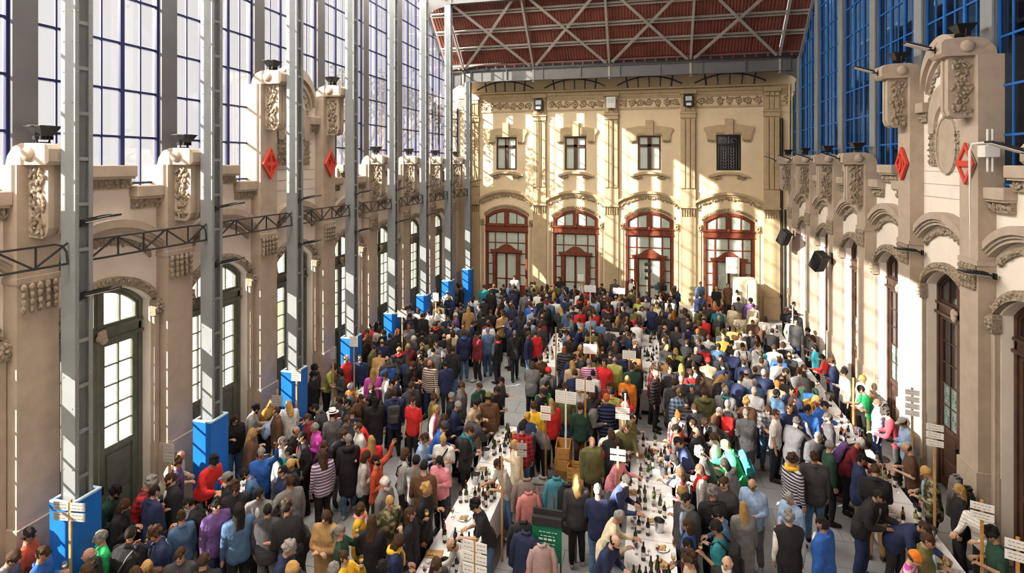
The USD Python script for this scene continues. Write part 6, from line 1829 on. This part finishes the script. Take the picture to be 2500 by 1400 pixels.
for where, x, w, y0, n in ROWS:
    for k in range(n):
        y = y0 + .93 + k * 1.86; o = ordn[k]; tn = f'{o} table of the {where}'
        if w not in tb: tb[w] = make_table(f'folding table under a cloth, the {tn}', w, (x, y, 0))
        else: copy_of(tb[w], f'folding table under a cloth, the {tn}', (x, y, 0))
        make_cloth(f'white cloth draped over the {tn}', w, (x, y, 0), k * 7 + int(w * 100))
        cen = 'centre' in where
        n_b = (14 if cen else 8) if y < 17 else (9 if cen else 5) if y < 21 else (8 if cen else 2)
        done = []
        def spot(r):
            for _ in range(40):
                q = (x + rt2.uniform(-w / 2 + .07, w / 2 - .07), y + rt2.uniform(-.82, .82))
                if all(math.hypot(q[0] - a, q[1] - b) > r + c for a, b, c in done): done.append((*q, r)); return q
            return None
        kinds = rt2.sample(range(4), 2)
        if y < 19:
            q = spot(.13)
            if q:
                lab = f'chrome ice bucket on the {tn}'; bk = make_bucket(lab, (*q, .7535)) if bk is None else copy_of(bk, lab, (*q, .7535))
            q = spot(.15)
            if q:
                lab = f'white plate of snacks on the {tn}'; pt = make_plate(lab, (*q, .7535)) if pt is None else copy_of(pt, lab, (*q, .7535))
            q = spot(.17)
            if q: make_papers(f'stack of white leaflets on the {tn}', (*q, .7535), rt2.uniform(-30, 30))
            q = spot(.16)
            if q and cen:
                t = thing('bread_board', f'wooden board of cut bread on the {tn}', 'board', (*q, .7535), rt2.uniform(-40, 40))
                obj('board', MB().box(-.15, .15, -.1, .1, 0, .018, .005), 'wood_pale', t); fb = MB()
                for s_ in range(7): fb.ell((rt2.uniform(-.1, .1), rt2.uniform(-.06, .06), .035), (.035, .028, .02), rotm(0, 0, rt2.uniform(0, 3)))
                obj('bread', fb, 'bread', t, kind='stuff')
            q = spot(.1)
            if q:
                t = thing('napkins', f'crumpled white napkins on the {tn}', 'napkins', (*q, .7535)); fb = MB()
                for s_ in range(5): fb.ell((rt2.uniform(-.06, .06), rt2.uniform(-.06, .06), .02), (.05, .035, .02), rotm(rt2.uniform(-.4, .4), rt2.uniform(-.4, .4), rt2.uniform(0, 3)))
                obj('folds', fb, 'paper', t)
        cx_, cy_ = x + rt2.uniform(-.12, .12), y + rt2.uniform(-.4, .4)
        for b in range(n_b):
            q = spot(.042) if b % 3 == 0 else None
            if q is None:
                for _ in range(30):
                    c = (cx_ + rt2.gauss(0, .12), cy_ + rt2.gauss(0, .28))
                    if abs(c[0] - x) < w / 2 - .06 and abs(c[1] - y) < .84 and all(math.hypot(c[0] - a, c[1] - d_) > .042 + e_ for a, d_, e_ in done): q = c; done.append((*c, .042)); break
            if q is None: continue
            ki = kinds[b % 2]; lab = f'{BW[ki]} on the {tn}'; grp = f'{BW[ki]}s on the {tn}'
            if ki not in bt: bt[ki] = make_bottle(*BT[ki], lab, (*q, .7535)); tag(bt[ki], group=grp)
            else: copy_of(bt[ki], lab, (*q, .7535), rt2.uniform(0, 360), group=grp)
            nb_ += 1
        for b in range((8 if cen else 4) if y < 17 else 2 if y < 20 else 0):
            q = spot(.045)
            if q is None: continue
            lab = f'wine glass standing on the {tn}'; grp = f'wine glasses on the {tn}'
            if gl0 is None: gl0 = make_glass(lab, (*q, .7535)); tag(gl0, group=grp)
            else: copy_of(gl0, lab, (*q, .7535), 0, group=grp)
            gtot += 1
# glasses and cameras held by people near the camera
gg = None
for p in people:
    nm = p.label.replace('person in ', '')
    if p.pose in ('gl', 'dr', 'up') and p.y < 18 and gtot < 110:
        lab = 'wine glass held by the one in ' + nm
        if len(lab.split()) > 16: lab = ' '.join(('wine glass in the hand of ' + ' '.join(p.label.split()[:9])).split()[:16])
        if gg is None: gg = make_glass(lab, (p.hand[0], p.hand[1], p.hand[2] - .05), 'wine_gold')
        else: copy_of(gg, lab, (p.hand[0], p.hand[1], p.hand[2] - .05))
        gtot += 1
    if 'camera' in p.ex:
        J = _tpl[(p.pose, 0)]['hands']; c = (np.array(J['R']) + np.array(J['L'])) / 2; ca, sa = math.cos(math.radians(p.yaw)), math.sin(math.radians(p.yaw))
        c = c * p.sc
        t = thing('photo_camera', 'black camera held by the one in ' + ' '.join(nm.split()[:9]).rstrip(','), 'camera', (p.x + c[0] * ca - c[1] * sa, p.y + c[0] * sa + c[1] * ca, c[2] + .02), p.yaw)
        obj('camera_body', MB().box(-.065, .065, -.03, .03, -.045, .045, .01).box(-.02, .02, -.02, .02, .045, .065, .005), 'black_metal', t)
        lm = MB().lathe([(0, 0), (.036, 0), (.038, .06), (.034, .085), (0, .085)], n=14); v, f = lm.arrays(); obj('lens', (np.c_[v[:, 0], -v[:, 2] - .02, v[:, 1]], f), 'black_metal', t)

# ================================================================ SIGNS ON WOODEN POSTS
def sign(label, x, y, ztop, rows, cols, rz=0, bw=.2, bh=.14, grey=False, gap=.03, pole='wood_pale', post_top=.04, ph=.045):
    t = thing('post_sign', label, 'sign', (x, y, 0), rz)
    obj('post', MB().box(-ph / 2, ph / 2, -.015, .015, 0, ztop + post_top, .004), pole, t)
    if rows: obj('foot', MB().box(-.14, .14, -.14, .14, 0, .025, .005), 'wood_pale', t)
    W = cols * bw + (cols - 1) * gap
    for r in range(rows):
        for c in range(cols):
            x0 = -W / 2 + c * (bw + gap); z1 = ztop - r * (bh + gap)
            b = obj('board', MB().box(x0, x0 + bw, -.024, -.016, z1 - bh, z1), 'sign_shade_grey' if grey else 'sign_white', t)
            rq = random.Random(int(x * 50 + y * 90) + r * 5 + c); tx = MB()
            nl = max(2, int(bh / .055))
            for q in range(nl):
                zz = z1 - bh * (q + .7) / (nl + .4); u = x0 + bw * .14
                while u < x0 + bw * .82:
                    L = rq.uniform(.02, .05); tx.box(u, min(u + L, x0 + bw * .86), -.0265, -.0238, zz - .003, zz + .003); u += L + .016
            obj('print', tx, 'ink', b, kind='stuff')
    return t
SG = [('grey board sign with two crossed rows beside the nearest blue column padding', -9.4 + .55, 6.75, 2.28, 2, 2, 8, dict(grey=True, bw=.26, bh=.13)),
      ('narrow grey board sign on a post by the nearest left door', -8.8, 8.55, 2.33, 2, 1, 8, dict(grey=True, bw=.22, bh=.16)),
      ('grey board sign held on a post by the man in light grey sweater', -8.75, 11.6, 2.0, 1, 1, 5, dict(grey=True, bw=.28, bh=.26, post_top=.14)),
      ('grey board sign in front of the third blue column padding', -8.72, 12.3, 2.36, 1, 1, 5, dict(grey=True, bw=.26, bh=.28)),
      ('small grey board sign between the third and fourth left columns', -8.9, 14.25, 2.28, 1, 1, 5, dict(grey=True, bw=.16, bh=.32)),
      ('white round board sign in front of the fourth blue column padding', -8.6, 14.9, 2.43, 1, 1, 5, dict(bw=.26, bh=.3)),
      ('brown board sign on a post beside the fifth left column', -8.6, 18.2, 2.37, 1, 1, 5, dict(grey=True, bw=.34, bh=.25)),
      ('white board sign on a post beside the sixth left column', -8.6, 21.4, 2.27, 1, 1, 5, dict(bw=.25, bh=.35)),
      ('pale board sign on a post behind the person in red checked shirt', -2.52, 10.9, 1.95, 2, 1, 5, dict(grey=True, bw=.2, bh=.12)),
      ('pair of white boards on a dark post near the yellow and white sweater', -2.35, 12.6, 2.0, 2, 1, 0, dict(bw=.24, bh=.15, pole='wood_crate_dark')),
      ('two white boards side by side on a white post in the centre', -1.98, 13.25, 2.12, 1, 2, -4, dict(bw=.24, bh=.3, pole='cloth_white')),
      ('two white boards side by side on a yellow post beside the dark green sweater', -1.55, 13.6, 2.3, 1, 2, -4, dict(bw=.22, bh=.28, pole='wood_crate')),
      ('bare tall thin post standing in the centre left sellers space', -2.75, 10.2, 1.95, 0, 1, 0, dict(ph=.04)),
      ('bare wooden post in the far centre left sellers space', -2.95, 17.6, 2.3, 0, 1, 0, dict()),
      ('bare wooden post left of the coat rack far down the centre', -2.0, 19.1, 2.3, 0, 1, 0, dict()),
      ('white board sign on a yellow post far down the centre', -1.8, 17.1, 2.05, 1, 1, 0, dict(bw=.42, bh=.3, pole='box_orange')),
      ('dark double board sign on a dark post by the centre right table', -.62, 11.0, 2.02, 2, 1, 0, dict(grey=True, bw=.3, bh=.1, pole='wood_crate_dark')),
      ('dark double board sign on a pale post behind the centre right bottles', -.62, 12.9, 2.02, 2, 1, 0, dict(grey=True, bw=.32, bh=.12)),
      ('bare white post beside the white knitted hat', -.58, 13.4, 2.1, 0, 1, 0, dict(pole='cloth_white')),
      ('six white boards in two columns on a near wooden post', -2.65, 8.22, 1.72, 3, 2, -6, dict(bw=.19, bh=.15)),
      ('grey white board sign in front of the red dress', -.62, 17.0, 1.98, 1, 1, 0, dict(bw=.4, bh=.26)),
      ('tall white finger board sign before the second far doorway', -3.05, 24.9, 2.62, 1, 1, 0, dict(bw=.26, bh=.3)),
      ('white board sign on a white post far down, left of centre', -2.55, 24.2, 2.3, 1, 1, 0, dict(bw=.5, bh=.3, pole='cloth_white')),
      ('white wide board sign on a pale post before the third far doorway', -1.3, 24.0, 2.3, 1, 1, 0, dict(bw=.5, bh=.26)),
      ('bare pale post before the third far doorway', -.6, 25.6, 2.2, 0, 1, 0, dict()),
      ('four white boards on a post against the right wall pier', 5.55, 13.85, 2.66, 4, 1, -14, dict(bw=.26, bh=.12)),
      ('three white boards on a tall post at the right tables', 5.22, 12.1, 2.67, 3, 1, -14, dict(bw=.27, bh=.12)),
      ('two white boards on a yellow post in front of the striped top', 5.15, 10.42, 2.17, 2, 1, -18, dict(bw=.3, bh=.12, pole='wood_crate')),
      ('two white boards on a post at the right edge of the picture', 5.2, 9.62, 2.11, 2, 1, -18, dict(bw=.3, bh=.14, pole='wood_crate')),
      ('bare pale post beside the bright green T-shirt', 5.2, 16.37, 1.9, 0, 1, 0, dict()),
      ('bare post at the far end of the right tables', 5.2, 22.8, 2.2, 0, 1, 0, dict(pole='cloth_white'))]
for lab, x, y, z, r, c, rz, kw in SG: sign(lab, x, y, z, r, c, rz, **kw)

# ================================================================ CRATES, BINS, COATS
def crate(label, x, y, z, rz, m='wood_crate', L=.5, W=.33, Hh=.27):
    t = thing('wooden_crate', label, 'crate', (x, y, z), rz)
    for sx in (-1, 1):
        for k in range(3): obj('slat', MB().box(sx * (W / 2) - .008, sx * (W / 2) + .008, -L / 2, L / 2, .01 + k * Hh / 3, .01 + k * Hh / 3 + Hh / 3 - .02), m, t)
    for sy in (-1, 1): obj('end_board', MB().box(-W / 2, W / 2, sy * L / 2 - .01, sy * L / 2 + .01, 0, Hh, .004), m, t)
    obj('bottom', MB().box(-W / 2, W / 2, -L / 2, L / 2, 0, .012), m, t)
    return t
for lab, x, y, z, rz, m in [('upright yellow wooden crate, topmost of the centre stack', -2.05, 13.3, .56, 4, 'wood_crate'), ('yellow wooden crate in the middle of the centre stack', -2.05, 13.3, .28, -3, 'wood_crate'), ('dark wooden crate at the bottom of the centre stack', -2.05, 13.32, 0, 6, 'wood_crate_dark'),
                            ('wide orange crate right of the centre stack', -1.62, 12.95, .27, 88, 'wood_crate'), ('dark crate under the wide orange crate', -1.62, 12.95, 0, 90, 'wood_crate_dark'), ('orange crate left of the blue bins', -1.28, 12.35, 0, 20, 'wood_crate'),
                            ('orange crate beside the navy shirt at the bottom of the picture', -.95, 9.7, .2, 5, 'wood_crate'), ('dark crate below the orange crate near the navy shirt', -.95, 9.72, -.0, 5, 'wood_crate_dark') if False else ('low orange crate holding papers near the camera', -1.5, 9.45, 0, 12, 'wood_crate'),
                            ('orange crate behind the grey T-shirt seller', -2.52, 11.6, 0, 10, 'wood_crate'), ('dark crate behind the black T-shirt seller', -2.5, 10.55, 0, -6, 'wood_crate_dark'), ('wooden crate topped with red cloth', -2.2, 10.45, .0, 4, 'wood_crate_dark'), ('orange crate hung with red cloth near the coat rack', -2.0, 9.75, .0, 20, 'wood_crate'),
                            ('orange crate between the centre rows far down', -1.9, 18.1, 0, 0, 'wood_crate'), ('dark crate stacked far down the centre', -1.5, 18.4, 0, 80, 'wood_crate_dark')]:
    if 'navy shirt at' in lab: z = 0
    crate(lab, x, y, z, rz, m)
for lab, x, y, kx in (('bright blue plastic bin, left of the pair in the centre', -1.28, 13.5, 0), ('bright blue plastic bin, right of the pair in the centre', -.88, 13.5, 0)):
    t = thing('recycling_bin', lab, 'bin', (x, y, 0))
    v = np.array([[-.15, -.15, 0], [.15, -.15, 0], [.15, .15, 0], [-.15, .15, 0], [-.18, -.18, .55], [.18, -.18, .55], [.18, .18, .55], [-.18, .18, .55]])
    f = np.array([[0, 1, 5], [0, 5, 4], [1, 2, 6], [1, 6, 5], [2, 3, 7], [2, 7, 6], [3, 0, 4], [3, 4, 7], [0, 2, 1], [0, 3, 2]])
    obj('tub', MB().add(v, f).add(v * [.93, .93, 1] + [0, 0, .01], f[:, ::-1]), 'bin_blue', t)
    obj('rim', MB().box(-.19, .19, -.19, -.165, .54, .57).box(-.19, .19, .165, .19, .54, .57).box(-.19, -.165, -.165, .165, .54, .57).box(.165, .19, -.165, .165, .54, .57), 'bin_blue', t)
def coat(label, m, x, y, z, rz, s=1.0, seed=0):
    """a coat hanging from its collar over a rail or a chair back"""
    t = thing('hanging_coat', label, 'coat', (x, y, z), rz)
    g = np.linspace(0, 2 * np.pi, 23)[:-1]; rows = []
    rq = random.Random(seed); ph = rq.uniform(0, 6)
    for zz, a, b in ((0, .05, .04), (-.04, .16, .08), (-.12, .22, .12), (-.4, .22, .13), (-.75, .25, .15), (-.86, .26, .15)):
        w = 1 + (.10 * np.sin(g * 5 + ph) + .06 * np.sin(g * 9 + ph * 2)) * min(1, -zz * 2)
        rows.append(np.c_[a * np.cos(g) * w * s, b * np.sin(g) * w * s, np.full(22, zz * s) + .015 * np.sin(g * 3 + ph) * (zz < -.5)])
    v = np.vstack(rows); n = 22; f = []
    for k in range(5):
        for i in range(n): a, b, c, d = k * n + i, k * n + (i + 1) % n, (k + 1) * n + (i + 1) % n, (k + 1) * n + i; f += [[a, c, b], [a, d, c]]
    obj('body', (v, np.array(f)), m, t, smooth=True)
    for sg in (-1, 1): obj('sleeve', MB().tube([(sg * .18 * s, 0, -.1 * s), (sg * .25 * s, -.02, -.3 * s), (sg * .26 * s, -.05, -.62 * s)], [.07 * s, .065 * s, .05 * s], 9), m, t, smooth=True)
    obj('collar', MB().tube([(-.07 * s, .03, 0), (-.05 * s, -.05, .02), (.05 * s, -.05, .02), (.07 * s, .03, 0)], .03 * s, 7), m, t, smooth=True)
    return t
rk = thing('coat_rack', 'low dark coat rack heaped with coats in the centre', 'rack', (-1.88, 10.75, 0))
obj('rail', MB().tube([(-.55, 0, 1.25), (.5, 0, 1.25)], .018, 8), 'iron', rk)
for sx in (-.55, .5): obj('upright', MB().tube([(sx, -.25, 0), (sx, 0, 1.25), (sx, .25, 0)], .016, 7), 'iron', rk)
for k, (lab, m, dx, dy, z, rz, s) in enumerate([('grey brown coat, leftmost on the centre rack', 'coat_greybrown', -.52, .02, 1.3, 10, 1.0), ('pink quilted coat on the left of the centre rack', 'coat_pink', -.42, -.22, 1.18, 25, .85), ('grey coat heaped on top of the centre rack', 'coat_grey', -.2, .1, 1.34, -20, 1.0),
    ('teal coat topping the heap on the centre rack', 'coat_teal', .08, .06, 1.38, 12, .9), ('black coat, second from the right on the centre rack', 'coat_black', .3, 0, 1.31, -8, 1.0), ('olive coat on the right of the centre rack', 'coat_olive', .5, .05, 1.27, 15, .95), ('black coat hanging low before the centre rack', 'coat_black', -.42, -.75, .95, 8, .95), ('navy coat hanging to the floor before the centre rack', 'coat_navy', -.3, -1.0, .93, -10, 1.0), ('lilac jumper draped near the floor before the rack', 'coat_lilac', .02, -1.15, .86, 20, .9)]):
    coat(lab, m, -1.88 + dx, 10.75 + dy, z, rz, s, k)
for k, (lab, m, dx, dy) in enumerate([('red cloth bundled on the crate beside the pole', 'coat_red', -2.2, 10.45), ('red cloth hanging from the low orange crate', 'coat_red', -1.95, 9.62)]):
    t = thing('red_cloth', lab, 'cloth', (dx, dy, .28)); b = MB(); rq = random.Random(k)
    for q in range(9): b.ell((rq.uniform(-.14, .14), rq.uniform(-.14, .14), rq.uniform(0, .08)), (.12, .1, .06), rotm(rq.uniform(-.4, .4), rq.uniform(-.4, .4), rq.uniform(0, 3)), ICO2)
    obj('folds', b, m, t, smooth=True)
t = thing('banner', 'green fabric banner with white lettering hanging on the coat rack', 'banner', (-1.83, 9.93, .36))
obj('fabric', MB().box(-.27, .27, -.012, .012, 0, .66), 'banner_green', t); obj('bag_top', MB().box(-.27, .27, -.05, .05, .66, .80).box(-.27, .27, .05, .09, .66, .9), 'bag_black', t)
for sx in (-.25, .25): obj('support', MB().box(sx - .012, sx + .012, 0.013, .035, -.36, .66), 'iron', t)
lt = MB(); rq = random.Random(9)
for q in range(7):
    u = -.17 + rq.uniform(0, .06)
    while u < .16:
        L = rq.uniform(.03, .09); lt.box(u, min(u + L, .19), -.015, -.0125, .52 - q * .07, .535 - q * .07 + (.02 if q == 2 else 0)); u += L + .02
obj('lettering', lt, 'sign_white', t, kind='stuff')
for lab, x, y, kk in (('dark coats hanging on a rack by the second right door', 5.75, 12.3, 0), ('dark coat hanging by the third right door', 5.75, 16.1, 3)):
    t = thing('coat_stand', lab.replace('coats hanging on a rack', 'coat stand').replace('coat hanging', 'coat stand standing'), 'rack', (x, y, 0))
    obj('pole', MB().tube([(0, 0, 0), (0, 0, 1.6)], .02, 8), 'iron', t); obj('base', MB().lathe([(0, 0), (.2, 0), (.2, .02), (.03, .05), (0, .05)], n=16), 'iron', t)
    for sg, m in ((-1, 'coat_black'), (1, 'coat_grey')): coat(f'{m[5:]} coat on the coat stand by the {"second" if kk == 0 else "third"} right door', m, x + .0, y + sg * .2, 1.52, 80, .9, kk + sg)
t = thing('storage_box', 'tall orange box with small red mark against the right wall', 'box', (5.84, 17.75, 0))
obj('case', MB().box(-.26, .26, -.22, .22, 0, 1.0, .03), 'box_orange', t); obj('lid', MB().box(-.28, .28, -.24, .24, 1.0, 1.06, .02), 'box_orange', t); obj('mark', MB().box(-.06, .06, -.226, -.218, .72, .8), 'emblem_red', t)
t = thing('cabinet', 'rounded cream cabinet before the rightmost far doorway', 'cabinet', (4.35, 28.3, 0))
obj('case', MB().flat(sbox(-.42, -.35, .42, .35).buffer(.1), 0, 2.05).flat(sbox(-.40, -.33, .40, .33).buffer(.06), 2.05, 2.12), 'cabinet_cream', t)
obj('door', MB().box(-.4, .05, -.47, -.445, .15, 1.95, .01), 'cabinet_cream', t); obj('handle', MB().box(-.02, .0, -.5, -.47, 1.0, 1.25), 'chrome', t)
t = thing('door_notice', 'white notice board with two orange marks on the rightmost far doorway', 'notice', (3.76, 29.0, 0))
obj('board', MB().box(-.16, .48, -.02, .0, 2.2, 3.0), 'sign_white', t)
obj('stand', MB().box(-.12, -.09, 0, .03, 0, 2.2).box(.41, .44, 0, .03, 0, 2.2), 'white_metal', t)
for sx in (0.0, .36): obj('mark', MB().ell((sx, -.025, 2.5), (.03, .006, .07)), 'box_orange', t)
t = thing('video_camera', 'black video camera on a tall tripod before the third far doorway', 'camera', (.5, 27.2, 0))
for k in range(3):
    a = k * 2.094 + .4; obj('tripod_leg', MB().tube([(.0, 0, 1.5), (.45 * math.cos(a), .45 * math.sin(a), 0)], .02, 7), 'black_metal', t)
obj('camera_body', MB().box(-.3, .25, -.09, .09, 1.6, 1.85, .02).box(-.05, .05, -.05, .05, 1.48, 1.6), 'black_metal', t); obj('lens', MB().tube([(-.3, 0, 1.72), (-.52, 0, 1.72)], [.06, .075], 12), 'black_metal', t); obj('viewfinder', MB().box(-.2, .1, -.04, .04, 1.85, 1.95, .01), 'black_metal', t)
t = thing('lamp_stand', 'thin stand carrying two small black studio lamps before the third far doorway', 'lamp stand', (-.15, 27.4, 0))
obj('pole', MB().tube([(0, 0, 0), (0, 0, 2.75)], .018, 8), 'white_metal', t)
for k in range(3): a = k * 2.094; obj('foot', MB().tube([(0, 0, .45), (.35 * math.cos(a), .35 * math.sin(a), 0)], .012, 6), 'white_metal', t)
for z in (2.75, 2.45, 2.1): obj('lamp_head', MB().box(-.12, .2 if z > 2.3 else .1, -.07, .07, z - .07, z + .07, .02), 'black_metal', t)
t = thing('stone_plinth', 'pale boxy plinth stacked with black equipment far right', 'plinth', (1.75, 26.9, 0))
obj('block', MB().box(-.4, .4, -.3, .3, 0, .85, .02), 'cabinet_cream', t); obj('top', MB().box(-.44, .44, -.34, .34, .85, .92, .01), 'sign_white', t)
t = thing('poster', 'white poster with an ochre figure leaning on a stand in the centre', 'poster', (-1.25, 20.5, 0))
obj('panel', MB().box(-.35, .35, -.02, 0, .75, 1.45), 'sign_white', t); obj('figure', MB().extr(Polygon([(-.1, .9), (.25, .95), (.33, 1.2), (.1, 1.3), (.02, 1.18), (-.2, 1.38), (-.26, 1.3), (-.05, 1.1)]), -.026, -.0195), 'box_orange', t)
for sx in (-.3, .3): obj('leg', MB().tube([(sx, 0, .75), (sx, .1, 0)], .014, 6), 'wood_pale', t)
